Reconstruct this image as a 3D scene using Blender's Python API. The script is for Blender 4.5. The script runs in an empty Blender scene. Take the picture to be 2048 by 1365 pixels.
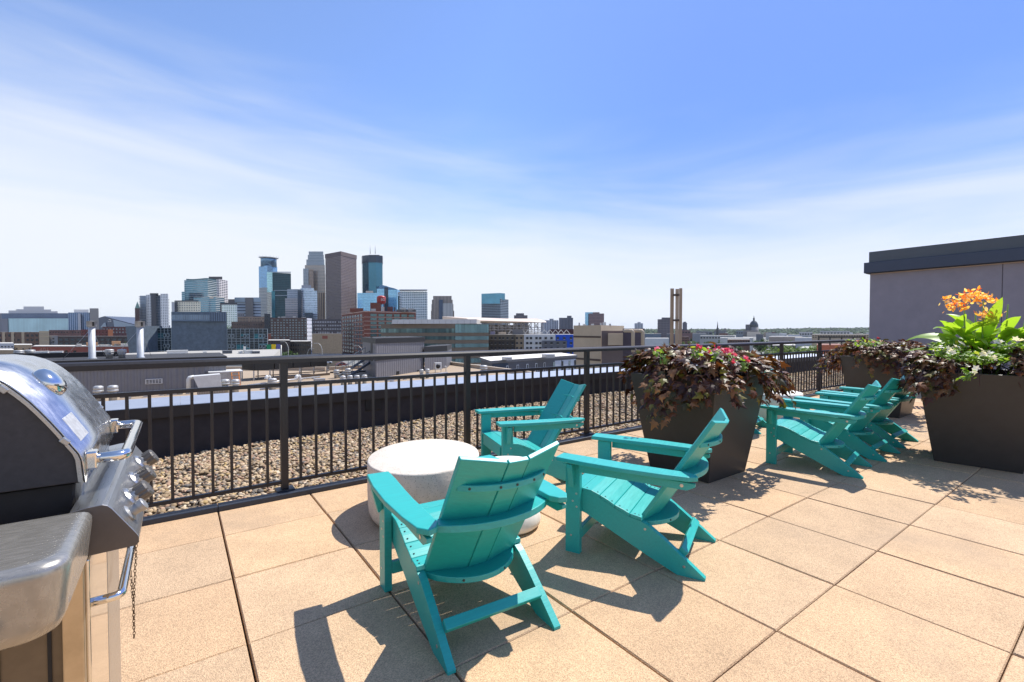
import bpy, bmesh, math, random
import numpy as np
from mathutils import Vector, Matrix, noise as mnoise
random.seed(7); rng = np.random.default_rng(7)
R = math.radians
C = bpy.context.scene.collection
sc = bpy.context.scene

# ------------------------------------------------------------------ camera, sky, sun, exposure
F = 926.96
CAM = Vector((-.21513, -3.96699, 1.27496)); YAW = .625051; PITCH = -.0228481
cam = bpy.data.cameras.new('camera'); camo = bpy.data.objects.new('camera', cam); C.objects.link(camo)
camo.location = CAM; camo.rotation_euler = (math.pi/2+PITCH, 0, -YAW)
cam.sensor_width = 36; cam.lens = 36*F/2048; cam.clip_start = .05; cam.clip_end = 30000
sc.camera = camo
SUN_EL, SUN_AZ = R(57.5), R(6)           # azimuth counted from +x
w = bpy.data.worlds.new('World'); sc.world = w; w.use_nodes = True
nt = w.node_tree; N = nt.nodes; Lk = nt.links; N.clear()
def wn(t, **k):
    n = N.new(t)
    for a, b in k.items(): setattr(n, a, b)
    return n
out = wn('ShaderNodeOutputWorld'); bg = wn('ShaderNodeBackground'); sky = wn('ShaderNodeTexSky')
sky.sky_type = 'NISHITA'; sky.sun_disc = False; sky.sun_elevation = SUN_EL; sky.sun_rotation = math.pi/2-SUN_AZ
sky.altitude = 300; sky.air_density = 1.0; sky.dust_density = .5; sky.ozone_density = 4.0
tc = wn('ShaderNodeTexCoord'); sep = wn('ShaderNodeSeparateXYZ'); Lk.new(tc.outputs['Generated'], sep.inputs[0])
def wm(op, a, b=None, c=None):
    n = wn('ShaderNodeMath', operation=op)
    for i, x in enumerate((a, b, c)):
        if x is None: continue
        if isinstance(x, (int, float)): n.inputs[i].default_value = x
        else: Lk.new(x, n.inputs[i])
    return n.outputs[0]
zc = wm('MAXIMUM', sep.outputs[2], 0.0)
den = wm('ADD', zc, .10)
comb = wn('ShaderNodeCombineXYZ'); Lk.new(wm('DIVIDE', sep.outputs[0], den), comb.inputs[0]); Lk.new(wm('DIVIDE', sep.outputs[1], den), comb.inputs[1])
mp = wn('ShaderNodeMapping'); mp.inputs['Rotation'].default_value = (0, 0, R(33)); mp.inputs['Scale'].default_value = (.34, 1.25, 1); Lk.new(comb.outputs[0], mp.inputs[0])
n1 = wn('ShaderNodeTexNoise'); n1.inputs['Scale'].default_value = 1.35; n1.inputs['Detail'].default_value = 10; n1.inputs['Roughness'].default_value = .55; n1.inputs['Distortion'].default_value = .55; vv = wn('ShaderNodeCombineXYZ'); Lk.new(wm('MULTIPLY', sep.outputs[0], 1.25), vv.inputs[0]); Lk.new(wm('MULTIPLY', sep.outputs[1], 1.25), vv.inputs[1])
Lk.new(wm('ADD', wm('MULTIPLY', sep.outputs[2], 8.5), wm('ADD', wm('MULTIPLY', sep.outputs[1], -.30), wm('MULTIPLY', sep.outputs[0], .25))), vv.inputs[2]); Lk.new(vv.outputs[0], n1.inputs[0])
# thin cirrus veil, thickening towards the horizon and towards the city side
left = wn('ShaderNodeMapRange'); left.interpolation_type = 'SMOOTHSTEP'; Lk.new(sep.outputs[0], left.inputs[0]); left.inputs[1].default_value = .75; left.inputs[2].default_value = -.15; left.inputs[4].default_value = .17
lev = wm('ADD', wm('SUBTRACT', .90, wm('MULTIPLY', sep.outputs[2], 2.1)), left.outputs[0])
cov = wn('ShaderNodeMapRange'); cov.interpolation_type = 'SMOOTHSTEP'; Lk.new(wm('ADD', lev, wm('MULTIPLY', wm('SUBTRACT', n1.outputs[0], .5), .58)), cov.inputs[0]); cov.inputs[1].default_value = .06; cov.inputs[2].default_value = .76
fac = wm('ADD', .09, wm('MULTIPLY', cov.outputs[0], .88))
rmp = wn('ShaderNodeValToRGB'); Lk.new(sep.outputs[0], rmp.inputs[0])
el_ = rmp.color_ramp.elements; el_[0].position = .10; el_[0].color = (.96, 1, 1, 1); el_[1].position = .90; el_[1].color = (.41, .54, .86, 1)
e_ = el_.new(.48); e_.color = (.82, .91, 1, 1); e_ = el_.new(.74); e_.color = (.52, .64, .92, 1)
tint = wn('ShaderNodeMix', data_type='RGBA', blend_type='MULTIPLY'); tint.inputs[0].default_value = 1; Lk.new(sky.outputs[0], tint.inputs[6]); tint.inputs[7].default_value = (1.13, 1.30, 1.62, 1)
tin2 = wn('ShaderNodeMix', data_type='RGBA', blend_type='MULTIPLY'); tin2.inputs[0].default_value = 1; Lk.new(tint.outputs[2], tin2.inputs[6]); Lk.new(rmp.outputs[0], tin2.inputs[7])
mix = wn('ShaderNodeMix', data_type='RGBA'); Lk.new(fac, mix.inputs[0]); Lk.new(tin2.outputs[2], mix.inputs[6]); mix.inputs[7].default_value = (6.6, 6.9, 7.3, 1)
Lk.new(mix.outputs[2], bg.inputs[0]); bg.inputs[1].default_value = .10; Lk.new(bg.outputs[0], out.inputs[0])
sl = bpy.data.lights.new('sun', 'SUN'); slo = bpy.data.objects.new('sun', sl); C.objects.link(slo)
sl.energy = 4.7; sl.angle = R(.5); sl.color = (1, .955, .88)
sd = Vector((math.cos(SUN_AZ)*math.cos(SUN_EL), math.sin(SUN_AZ)*math.cos(SUN_EL), math.sin(SUN_EL)))
slo.rotation_euler = sd.to_track_quat('Z', 'Y').to_euler(); slo.location = (20, 5, 30)
sc.view_settings.view_transform = 'Standard'; sc.view_settings.look = 'None'; sc.view_settings.exposure = .47; sc.view_settings.gamma = 1
sc.cycles.max_bounces = 6; sc.cycles.transparent_max_bounces = 8; sc.cycles.caustics_reflective = False; sc.cycles.caustics_refractive = False

# ------------------------------------------------------------------ survey helpers (bearing in the picture + distance -> point of the place)
FW = Vector((math.sin(YAW)*math.cos(PITCH), math.cos(YAW)*math.cos(PITCH), math.sin(PITCH)))
RT = Vector((math.cos(YAW), -math.sin(YAW), 0)); UP = RT.cross(FW)
def ray(u, v): return FW + RT*((u-1024)/F) - UP*((v-682.5)/F)
def at(u, v, d): return CAM + ray(u, v)*d
def plan(u, d): p = at(u, 661.3, d); return Vector((p.x, p.y, 0))
def hgt(v, d): return at(1024, v, d).z
def onz(u, v, z=0.): r = ray(u, v); return CAM + r*((z-CAM.z)/r.z)

# ------------------------------------------------------------------ materials
MATS = {}
def mat(name, col=(.5, .5, .5), rough=.6, metal=0., noise=0., nscale=20., bump=0., spec=.5, coat=0., island=None, trans=0., emit=None, objvar=0., streak=None, detail=6):
    if name in MATS: return MATS[name]
    if name.startswith(('brick_', 'granite', 'slate_dark', 'brown_roofy')): col = tuple(c*1.4 for c in col)
    m = bpy.data.materials.new(name); m.use_nodes = True; t = m.node_tree; b = t.nodes['Principled BSDF']
    b.inputs['Roughness'].default_value = rough; b.inputs['Metallic'].default_value = metal; b.inputs['Specular IOR Level'].default_value = spec
    b.inputs['Coat Weight'].default_value = coat
    b.inputs['Base Color'].default_value = (*col, 1)
    src = None
    if noise or bump:
        co = t.nodes.new('ShaderNodeTexCoord'); n = t.nodes.new('ShaderNodeTexNoise'); n.inputs['Scale'].default_value = nscale; n.inputs['Detail'].default_value = detail; n.inputs['Roughness'].default_value = .65
        if streak:
            mpn = t.nodes.new('ShaderNodeMapping'); mpn.inputs['Scale'].default_value = streak; t.links.new(co.outputs['Object'], mpn.inputs[0]); t.links.new(mpn.outputs[0], n.inputs[0])
        else: t.links.new(co.outputs['Object'], n.inputs[0])
        if noise:
            r = t.nodes.new('ShaderNodeMapRange'); r.inputs[1].default_value = .3; r.inputs[2].default_value = .7; r.inputs[3].default_value = 1-noise; r.inputs[4].default_value = 1+noise
            t.links.new(n.outputs[0], r.inputs[0])
            mx = t.nodes.new('ShaderNodeMix'); mx.data_type = 'RGBA'; mx.blend_type = 'MULTIPLY'; mx.inputs[0].default_value = 1
            mx.inputs[6].default_value = (*col, 1); t.links.new(r.outputs[0], mx.inputs[7]); t.links.new(mx.outputs[2], b.inputs['Base Color']); src = mx
            if metal > .4 or rough < .45:
                rr = t.nodes.new('ShaderNodeMapRange'); rr.inputs[1].default_value = .3; rr.inputs[2].default_value = .7; rr.inputs[3].default_value = max(.03, rough-.1*noise*4); rr.inputs[4].default_value = min(1, rough+.1*noise*4)
                t.links.new(n.outputs[0], rr.inputs[0]); t.links.new(rr.outputs[0], b.inputs['Roughness'])
        if bump:
            bp = t.nodes.new('ShaderNodeBump'); bp.inputs['Strength'].default_value = bump; bp.inputs['Distance'].default_value = .01
            t.links.new(n.outputs[0], bp.inputs['Height']); t.links.new(bp.outputs[0], b.inputs['Normal'])
    if island:
        g = t.nodes.new('ShaderNodeNewGeometry'); ra = t.nodes.new('ShaderNodeValToRGB'); ra.color_ramp.interpolation = 'CONSTANT'
        while len(ra.color_ramp.elements) < len(island): ra.color_ramp.elements.new(.5)
        for e, (p, c) in zip(ra.color_ramp.elements, island): e.position = p; e.color = (*c, 1)
        t.links.new(g.outputs['Random Per Island'], ra.inputs[0])
        if src is None: t.links.new(ra.outputs[0], b.inputs['Base Color'])
        else: t.links.new(ra.outputs[0], src.inputs[6])
    if trans:
        tr = t.nodes.new('ShaderNodeBsdfTranslucent'); ms = t.nodes.new('ShaderNodeMixShader'); ms.inputs[0].default_value = trans
        o = t.nodes['Material Output']; t.links.new(b.outputs[0], ms.inputs[1]); t.links.new(tr.outputs[0], ms.inputs[2]); t.links.new(ms.outputs[0], o.inputs[0])
        tr.inputs[0].default_value = (min(1, col[0]*2.2), min(1, col[1]*2.0), col[2]*1.2, 1)
        if island:
            gm = t.nodes.new('ShaderNodeMix'); gm.data_type = 'RGBA'; gm.blend_type = 'MULTIPLY'; gm.inputs[0].default_value = 1; gm.inputs[7].default_value = (1.6, 1.5, .9, 1)
            t.links.new(ra.outputs[0], gm.inputs[6]); t.links.new(gm.outputs[2], tr.inputs[0])
    MATS[name] = m; return m

def facade(name, wall=None, glass=None, fh=3.6, bw=3.0, hf=.6, wf=.8, grough=.12, gmetal=.6, wrough=.7, wmetal=0., var=.35, tone=.15, mull=None):
    """curtain wall laid out in metres along the wall (UV): storeys fh, bays bw; hf / wf = glazed share"""
    if name in MATS: return MATS[name]
    wall = tuple(min(.8, c*1.28) for c in wall); glass = tuple(min(.8, c*1.2) for c in glass)
    m = bpy.data.materials.new(name); m.use_nodes = True; t = m.node_tree; b = t.nodes['Principled BSDF']; K = t.links
    uv = t.nodes.new('ShaderNodeUVMap'); s = t.nodes.new('ShaderNodeSeparateXYZ'); K.new(uv.outputs[0], s.inputs[0])
    def M(op, a, c=None):
        n = t.nodes.new('ShaderNodeMath'); n.operation = op
        for i, x in enumerate((a, c)):
            if x is None: continue
            if isinstance(x, (int, float)): n.inputs[i].default_value = x
            else: K.new(x, n.inputs[i])
        return n.outputs[0]
    U = M('DIVIDE', s.outputs[0], bw); V = M('DIVIDE', s.outputs[1], fh)
    gu = M('LESS_THAN', M('ABSOLUTE', M('SUBTRACT', M('FRACT', U), .5)), wf/2); gv = M('LESS_THAN', M('ABSOLUTE', M('SUBTRACT', M('FRACT', V), .5)), hf/2)
    g = M('MULTIPLY', gu, gv)
    cb = t.nodes.new('ShaderNodeCombineXYZ'); K.new(M('FLOOR', U), cb.inputs[0]); K.new(M('FLOOR', V), cb.inputs[1])
    wn_ = t.nodes.new('ShaderNodeTexWhiteNoise'); wn_.noise_dimensions = '2D'; K.new(cb.outputs[0], wn_.inputs[0])
    nz = t.nodes.new('ShaderNodeTexNoise'); nz.inputs['Scale'].default_value = .03; nz.inputs['Detail'].default_value = 4; K.new(uv.outputs[0], nz.inputs[0])
    rv = M('ADD', M('MULTIPLY', M('SUBTRACT', wn_.outputs[0], .5), var), M('ADD', 1.0, M('MULTIPLY', M('SUBTRACT', nz.outputs[0], .5), tone*4)))
    gc = t.nodes.new('ShaderNodeMix'); gc.data_type = 'RGBA'; gc.blend_type = 'MULTIPLY'; gc.inputs[0].default_value = 1; gc.inputs[6].default_value = (*glass, 1); K.new(rv, gc.inputs[7])
    wc = t.nodes.new('ShaderNodeMix'); wc.data_type = 'RGBA'; wc.blend_type = 'MULTIPLY'; wc.inputs[0].default_value = 1; wc.inputs[6].default_value = (*wall, 1)
    K.new(M('ADD', .85, M('MULTIPLY', nz.outputs[0], .3)), wc.inputs[7])
    mx = t.nodes.new('ShaderNodeMix'); mx.data_type = 'RGBA'; K.new(g, mx.inputs[0]); K.new(wc.outputs[2], mx.inputs[6]); K.new(gc.outputs[2], mx.inputs[7]); K.new(mx.outputs[2], b.inputs['Base Color'])
    def blend(i, a, c):
        r = t.nodes.new('ShaderNodeMapRange'); r.inputs[3].default_value = a; r.inputs[4].default_value = c; K.new(g, r.inputs[0]); K.new(r.outputs[0], b.inputs[i])
    blend('Roughness', wrough, grough); blend('Metallic', wmetal, gmetal)
    MATS[name] = m; return m

# ------------------------------------------------------------------ mesh building
class MB:
    def __init__(s): s.v = []; s.f = []; s.m = []; s.uv = {}; s.sm = set()
    def face(s, pts, m=0, uv=None, smooth=False):
        n = len(s.v); s.v += [tuple(p) for p in pts]; s.f.append(tuple(range(n, n+len(pts)))); s.m.append(m)
        if uv: s.uv[len(s.f)-1] = uv
    def extr(s, pts, vec, m=0, smooth=False):
        """closed prism: planar outline pts swept by vec"""
        n = len(s.v); k = len(pts); vec = Vector(vec); P = [Vector(p) for p in pts]
        nr = Vector((0, 0, 0))
        for i in range(k): nr += P[i].cross(P[(i+1) % k])
        if nr.dot(vec) > 0: P.reverse()
        s.v += [tuple(p) for p in P] + [tuple(p+vec) for p in P]
        s.f.append(tuple(range(n, n+k))); s.m.append(m)
        s.f.append(tuple(range(n+2*k-1, n+k-1, -1))); s.m.append(m)
        for i in range(k):
            j = (i+1) % k; s.f.append((n+i, n+k+i, n+k+j, n+j)); s.m.append(m)
            if smooth: s.sm.add(len(s.f)-1)
        return s
    def box(s, lo, hi, m=0):
        return s.extr([(lo[0], lo[1], lo[2]), (hi[0], lo[1], lo[2]), (hi[0], hi[1], lo[2]), (lo[0], hi[1], lo[2])], (0, 0, hi[2]-lo[2]), m)
    def bar(s, a, b, w, h, m=0, up=(0, 0, 1)):
        a, b = Vector(a), Vector(b); d = (b-a).normalized(); up = Vector(up)
        if abs(d.dot(up)) > .98: up = Vector((1, 0, 0))
        x = d.cross(up).normalized(); y = x.cross(d)
        return s.extr([a-x*w/2-y*h/2, a+x*w/2-y*h/2, a+x*w/2+y*h/2, a-x*w/2+y*h/2], b-a, m)
    def tube(s, path, r, seg=12, m=0, cap=True):
        P = [Vector(p) for p in path]; n0 = len(s.v); rr = r if hasattr(r, '__len__') else [r]*len(P)
        T0 = (P[1]-P[0]).normalized(); up = Vector((0, 0, 1)) if abs(T0.z) < .9 else Vector((1, 0, 0)); x = T0.cross(up).normalized()
        for i, p in enumerate(P):
            T = ((P[min(i+1, len(P)-1)]-P[i]).normalized() + (P[i]-P[max(i-1, 0)]).normalized()).normalized()
            x = (x - T*x.dot(T)).normalized(); y = T.cross(x)
            for k in range(seg):
                a = 2*math.pi*k/seg; s.v.append(tuple(p + x*math.cos(a)*rr[i] + y*math.sin(a)*rr[i]))
        for i in range(len(P)-1):
            for k in range(seg):
                a = n0+i*seg+k; b = n0+i*seg+(k+1) % seg; s.f.append((a, b, b+seg, a+seg)); s.m.append(m); s.sm.add(len(s.f)-1)
        if cap:
            s.f.append(tuple(range(n0+seg-1, n0-1, -1))); s.m.append(m); s.f.append(tuple(range(n0+(len(P)-1)*seg, n0+len(P)*seg))); s.m.append(m)
        return s
    def lathe(s, prof, c=(0, 0, 0), seg=32, m=0, sx=1., sy=1., rot=0.):
        n0 = len(s.v); cr_, sr_ = math.cos(rot), math.sin(rot)
        for (r, z) in prof:
            for k in range(seg):
                a = 2*math.pi*k/seg; x, y = r*math.cos(a)*sx, r*math.sin(a)*sy
                s.v.append((c[0]+x*cr_-y*sr_, c[1]+x*sr_+y*cr_, c[2]+z))
        for i in range(len(prof)-1):
            for k in range(seg):
                a = n0+i*seg+k; b = n0+i*seg+(k+1) % seg; s.f.append((a, b, b+seg, a+seg)); s.m.append(m); s.sm.add(len(s.f)-1)
        s.f.append(tuple(range(n0+seg-1, n0-1, -1))); s.m.append(m); s.f.append(tuple(range(n0+(len(prof)-1)*seg, n0+len(prof)*seg))); s.m.append(m)
        return s
    def build(s, name, mats, parent=None, bevel=0, seg=2, smooth=False, loc=None, M=None):
        me = bpy.data.meshes.new(name); me.from_pydata(s.v, [], s.f)
        if not isinstance(mats, (list, tuple)): mats = [mats]
        for a in mats: me.materials.append(a)
        me.polygons.foreach_set('material_index', s.m)
        if s.sm or smooth: me.polygons.foreach_set('use_smooth', [smooth or i in s.sm for i in range(len(s.f))])
        if s.uv:
            l = me.uv_layers.new(name='UVMap')
            for i, uvs in s.uv.items():
                p = me.polygons[i]
                for k, li in enumerate(p.loop_indices): l.data[li].uv = uvs[k]
        me.update()
        o = bpy.data.objects.new(name, me); C.objects.link(o)
        if parent: o.parent = parent
        if loc is not None: o.location = loc
        if bevel:
            b = o.modifiers.new('bevel', 'BEVEL'); b.width = bevel; b.segments = seg; b.limit_method = 'ANGLE'; b.angle_limit = R(35)
        return o
def tag(o, label=None, cat=None, group=None, kind=None):
    if label: o['label'] = label
    if cat: o['category'] = cat
    if group: o['group'] = group
    if kind: o['kind'] = kind
    return o
def thing(name, label, cat, loc=(0, 0, 0), rz=0., group=None):
    o = bpy.data.objects.new(name, None); C.objects.link(o); o.empty_display_size = .1
    o.location = loc; o.rotation_euler = (0, 0, rz); return tag(o, label, cat, group)
def kids(o): return [x for x in bpy.data.objects if x.parent == o]
def dup(root, loc=None, rz=None, label=None, group=None, scale=None, cut=None):
    def cp(o, par):
        c = o.copy(); C.objects.link(c); c.parent = par
        for k in KIDS.get(o.name) or []: cp(k, c)
        return c
    KIDS = {}
    for x in bpy.data.objects:
        if x.parent: KIDS.setdefault(x.parent.name, []).append(x)
    c = cp(root, None)
    if loc is not None: c.location = loc
    if rz is not None: c.rotation_euler = (0, 0, rz)
    if scale: c.scale = scale
    if label: c['label'] = label
    if group: c['group'] = group
    return c
def text(body, name, m, M, size, depth, parent=None):
    cu = bpy.data.curves.new(name, 'FONT'); cu.body = body; cu.size = size; cu.extrude = depth; cu.align_x = 'CENTER'; cu.align_y = 'CENTER'
    to = bpy.data.objects.new('tmp', cu); me = bpy.data.meshes.new_from_object(to); bpy.data.objects.remove(to)
    me.materials.append(m); o = bpy.data.objects.new(name, me); C.objects.link(o)
    if parent: o.parent = parent
    o.matrix_basis = M; return o
def big_mesh(name, V, Fc, mats, parent=None, smooth=True, midx=None):
    """V (n,3), Fc (m,k) arrays"""
    me = bpy.data.meshes.new(name); k = Fc.shape[1]
    me.vertices.add(len(V)); me.vertices.foreach_set('co', V.astype(np.float32).ravel())
    me.loops.add(Fc.size); me.loops.foreach_set('vertex_index', Fc.astype(np.int32).ravel())
    me.polygons.add(len(Fc)); me.polygons.foreach_set('loop_start', np.arange(0, Fc.size, k, dtype=np.int32))
    for a in (mats if isinstance(mats, (list, tuple)) else [mats]): me.materials.append(a)
    if midx is not None: me.polygons.foreach_set('material_index', midx.astype(np.int32))
    me.polygons.foreach_set('use_smooth', np.full(len(Fc), smooth)); me.update(calc_edges=True); me.validate()
    o = bpy.data.objects.new(name, me); C.objects.link(o)
    if parent: o.parent = parent
    return o
def rand_rot(n):
    q = rng.normal(size=(n, 4)); q /= np.linalg.norm(q, axis=1)[:, None]; a, b, c, d = q.T
    return np.stack([np.stack([1-2*(c*c+d*d), 2*(b*c-a*d), 2*(b*d+a*c)], -1), np.stack([2*(b*c+a*d), 1-2*(b*b+d*d), 2*(c*d-a*b)], -1), np.stack([2*(b*d-a*c), 2*(c*d+a*b), 1-2*(b*b+c*c)], -1)], -2)

# ================================================================== THE TERRACE
S = .61
m_paver = mat('paver_stone', (.60, .41, .225), .85, noise=.0, island=[(0, (.55, .368, .212)), (.2, (.585, .388, .22)), (.4, (.505, .347, .208)), (.6, (.56, .382, .228)), (.8, (.53, .35, .20))])
def paver_nodes():
    t = m_paver.node_tree; b = t.nodes['Principled BSDF']; K = t.links
    ramp = [n for n in t.nodes if n.type == 'VALTORGB'][0]
    co = t.nodes.new('ShaderNodeTexCoord')
    vo = t.nodes.new('ShaderNodeTexVoronoi'); vo.inputs['Scale'].default_value = 300; K.new(co.outputs['Object'], vo.inputs[0])
    sp = t.nodes.new('ShaderNodeSeparateColor'); K.new(vo.outputs['Color'], sp.inputs[0])
    r1 = t.nodes.new('ShaderNodeMapRange'); r1.inputs[3].default_value = .68; r1.inputs[4].default_value = 1.32; K.new(sp.outputs[0], r1.inputs[0])
    n2 = t.nodes.new('ShaderNodeTexNoise'); n2.inputs['Scale'].default_value = 3.2; n2.inputs['Detail'].default_value = 8; n2.inputs['Roughness'].default_value = .7; K.new(co.outputs['Object'], n2.inputs[0])
    r2 = t.nodes.new('ShaderNodeMapRange'); r2.inputs[1].default_value = .3; r2.inputs[2].default_value = .75; r2.inputs[3].default_value = .84; r2.inputs[4].default_value = 1.12; K.new(n2.outputs[0], r2.inputs[0])
    mu = t.nodes.new('ShaderNodeMath'); mu.operation = 'MULTIPLY'; K.new(r1.outputs[0], mu.inputs[0]); K.new(r2.outputs[0], mu.inputs[1])
    mx = t.nodes.new('ShaderNodeMix'); mx.data_type = 'RGBA'; mx.blend_type = 'MULTIPLY'; mx.inputs[0].default_value = 1; K.new(ramp.outputs[0], mx.inputs[6]); K.new(mu.outputs[0], mx.inputs[7])
    # dirt stains
    n3 = t.nodes.new('ShaderNodeTexNoise'); n3.inputs['Scale'].default_value = 1.1; n3.inputs['Detail'].default_value = 5; K.new(co.outputs['Object'], n3.inputs[0])
    r3 = t.nodes.new('ShaderNodeMapRange'); r3.inputs[1].default_value = .56; r3.inputs[2].default_value = .8; r3.inputs[4].default_value = .8; K.new(n3.outputs[0], r3.inputs[0])
    m3 = t.nodes.new('ShaderNodeMix'); m3.data_type = 'RGBA'; K.new(r3.outputs[0], m3.inputs[0]); K.new(mx.outputs[2], m3.inputs[6]); m3.inputs[7].default_value = (.36, .26, .17, 1)
    K.new(m3.outputs[2], b.inputs['Base Color'])
    bp = t.nodes.new('ShaderNodeBump'); bp.inputs['Strength'].default_value = .5; bp.inputs['Distance'].default_value = .004; K.new(vo.outputs['Distance'], bp.inputs['Height']); K.new(bp.outputs[0], b.inputs['Normal'])
paver_nodes()
mb = MB()
for i in range(-5, 22):
    for j in range(0, 16):
        x0, x1 = i*S+.0045, (i+1)*S-.0045; y1, y0 = -j*S-.002, -(j+1)*S+.002
        if j == 0: y1 = -.136
        dz = random.uniform(-.0015, .0015); e = .006
        def q(a, b, c, d, z): return [(a, b, z), (c, b, z), (c, d, z), (a, d, z)]
        n = len(mb.v); wob = [random.uniform(-.0012, .0012) for _ in range(4)]
        for ring, z in ((q(x0, y0, x1, y1, -.04), None), (q(x0, y0, x1, y1, dz-e), None), (q(x0+e*.7, y0+e*.7, x1-e*.7, y1-e*.7, dz), wob)):
            for k, p in enumerate(ring): mb.v.append((p[0], p[1], p[2]+(z[k] if z else 0)))
        for a in (0, 4):
            for k in range(4): mb.f.append((n+a+k, n+a+(k+1) % 4, n+a+4+(k+1) % 4, n+a+4+k)); mb.m.append(0)
        mb.f.append((n+8, n+9, n+10, n+11)); mb.m.append(0)
tag(mb.build('paving', m_paver), kind='structure')
mb = MB(); mb.box((-3.1, -10, -.6), (13.0, -.125, -.036)); tag(mb.build('deck', mat('joint_dirt', (.05, .038, .025), .95, noise=.3, nscale=60)), kind='structure')
m_edge = mat('edging_metal', (.035, .043, .06), .42, metal=.3, noise=.12, nscale=30)
mb = MB()
for a in range(-3, 13, 3): mb.box((a*1.0+.0015, -.132, -.06), (a+3-.0015, -.045, .034))
tag(mb.build('kerb', m_edge, bevel=.004), kind='structure')

# ------------------------------------------------------------------ gravel margin of river pebbles
def gravel_z(x, y):
    xs = [-3, -.03, .5, 1.9, 3.1, 5.7, 9, 17]; zs = [-.12, -.10, -.085, -.05, -.005, .05, .02, .0]
    zi = np.interp(x, xs, zs); t = np.clip((np.asarray(y)+.05)/2.3, 0, 1)
    return -.02*(1-t) + zi*t + .012*np.sin(x*2.1+y*3)*np.cos(y*2.7)
peb_cols = [(0, (.30, .21, .115)), (.15, (.44, .32, .185)), (.32, (.33, .205, .125)), (.42, (.18, .15, .115)), (.52, (.52, .395, .25)), (.66, (.31, .235, .155)), (.78, (.38, .24, .155)), (.86, (.13, .115, .10)), (.90, (.58, .47, .33)), (.95, (.42, .29, .12))]
m_peb = mat('river_pebble', (.5, .4, .3), .75, noise=.16, nscale=45, island=peb_cols, bump=.15)
def ico(sub):
    b = bmesh.new(); bmesh.ops.create_icosphere(b, subdivisions=sub, radius=1); V = np.array([v.co[:] for v in b.verts]); Fc = np.array([[v.index for v in f.verts] for f in b.faces]); b.free(); return V, Fc
def pebbles(n, x0, x1, y0, y1, s0, s1, sub, zf, layers=2):
    V, Fc = ico(sub); nv = len(V)
    x = rng.uniform(x0, x1, n); y = rng.uniform(y0, y1, n); s = rng.uniform(s0, s1, n)*.5
    z = zf(x, y) + rng.uniform(-.012, .010, n)
    sc_ = np.stack([s*rng.uniform(.85, 1.35, n), s*rng.uniform(.7, 1.0, n), s*rng.uniform(.42, .72, n)], -1)
    tilt = rng.normal(0, .35, (n, 2)); az = rng.uniform(0, 6.283, n)
    P = V[None]*sc_[:, None, :]
    if sub > 1:
        nz = 1+.13*np.sin(V[None, :, 0]*rng.uniform(1.5, 4, (n, 1))+rng.uniform(0, 6, (n, 1)))+.10*np.sin(V[None, :, 1]*3+rng.uniform(0, 6, (n, 1)))
        P = P*nz[..., None]
    cx, sx = np.cos(tilt[:, 0]), np.sin(tilt[:, 0]); cy, sy = np.cos(tilt[:, 1]), np.sin(tilt[:, 1]); ca, sa = np.cos(az), np.sin(az)
    X, Y, Z = P[..., 0], P[..., 1], P[..., 2]
    Y, Z = Y*cx[:, None]-Z*sx[:, None], Y*sx[:, None]+Z*cx[:, None]
    X, Z = X*cy[:, None]+Z*sy[:, None], -X*sy[:, None]+Z*cy[:, None]
    X, Y = X*ca[:, None]-Y*sa[:, None], X*sa[:, None]+Y*ca[:, None]
    P = np.stack([X+x[:, None], Y+y[:, None], Z+z[:, None]], -1).reshape(-1, 3)
    return P, (Fc[None]+(np.arange(n)*nv)[:, None, None]).reshape(-1, 3)
A = pebbles(18500, -1.0, 5.2, -.04, 2.3, .023, .047, 2, gravel_z); B0 = pebbles(5200, -3.15, -1.0, -.04, 2.3, .026, .055, 1, gravel_z); B1 = pebbles(17000, 5.2, 17, -.04, 2.3, .03, .06, 1, gravel_z); B = (np.concatenate([B0[0], B1[0]]), np.concatenate([B0[1], B1[1]+len(B0[0])]))
bed_v = []; nx, ny = 60, 8
for i in range(nx+1):
    for j in range(ny+1):
        x = -3.2+20.4*i/nx; y = -.045+2.4*j/ny; bed_v.append((x, y, float(gravel_z(x, y))-.012))
bed_f = np.array([[i*(ny+1)+j, (i+1)*(ny+1)+j, (i+1)*(ny+1)+j+1] for i in range(nx) for j in range(ny)]+[[i*(ny+1)+j, (i+1)*(ny+1)+j+1, i*(ny+1)+j+1] for i in range(nx) for j in range(ny)])
V = np.concatenate([A[0], B[0], np.array(bed_v)]); Fc = np.concatenate([A[1], B[1]+len(A[0]), bed_f+len(A[0])+len(B[0])])
mi = np.zeros(len(Fc)); mi[len(A[1])+len(B[1]):] = 1
g = big_mesh('gravel', V, Fc, [m_peb, mat('gravel_bed', (.10, .075, .05), .95)], midx=mi)
tag(g, 'bed of mixed tan, pink and grey river pebbles between railing and parapet', 'gravel', kind='stuff')

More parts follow.
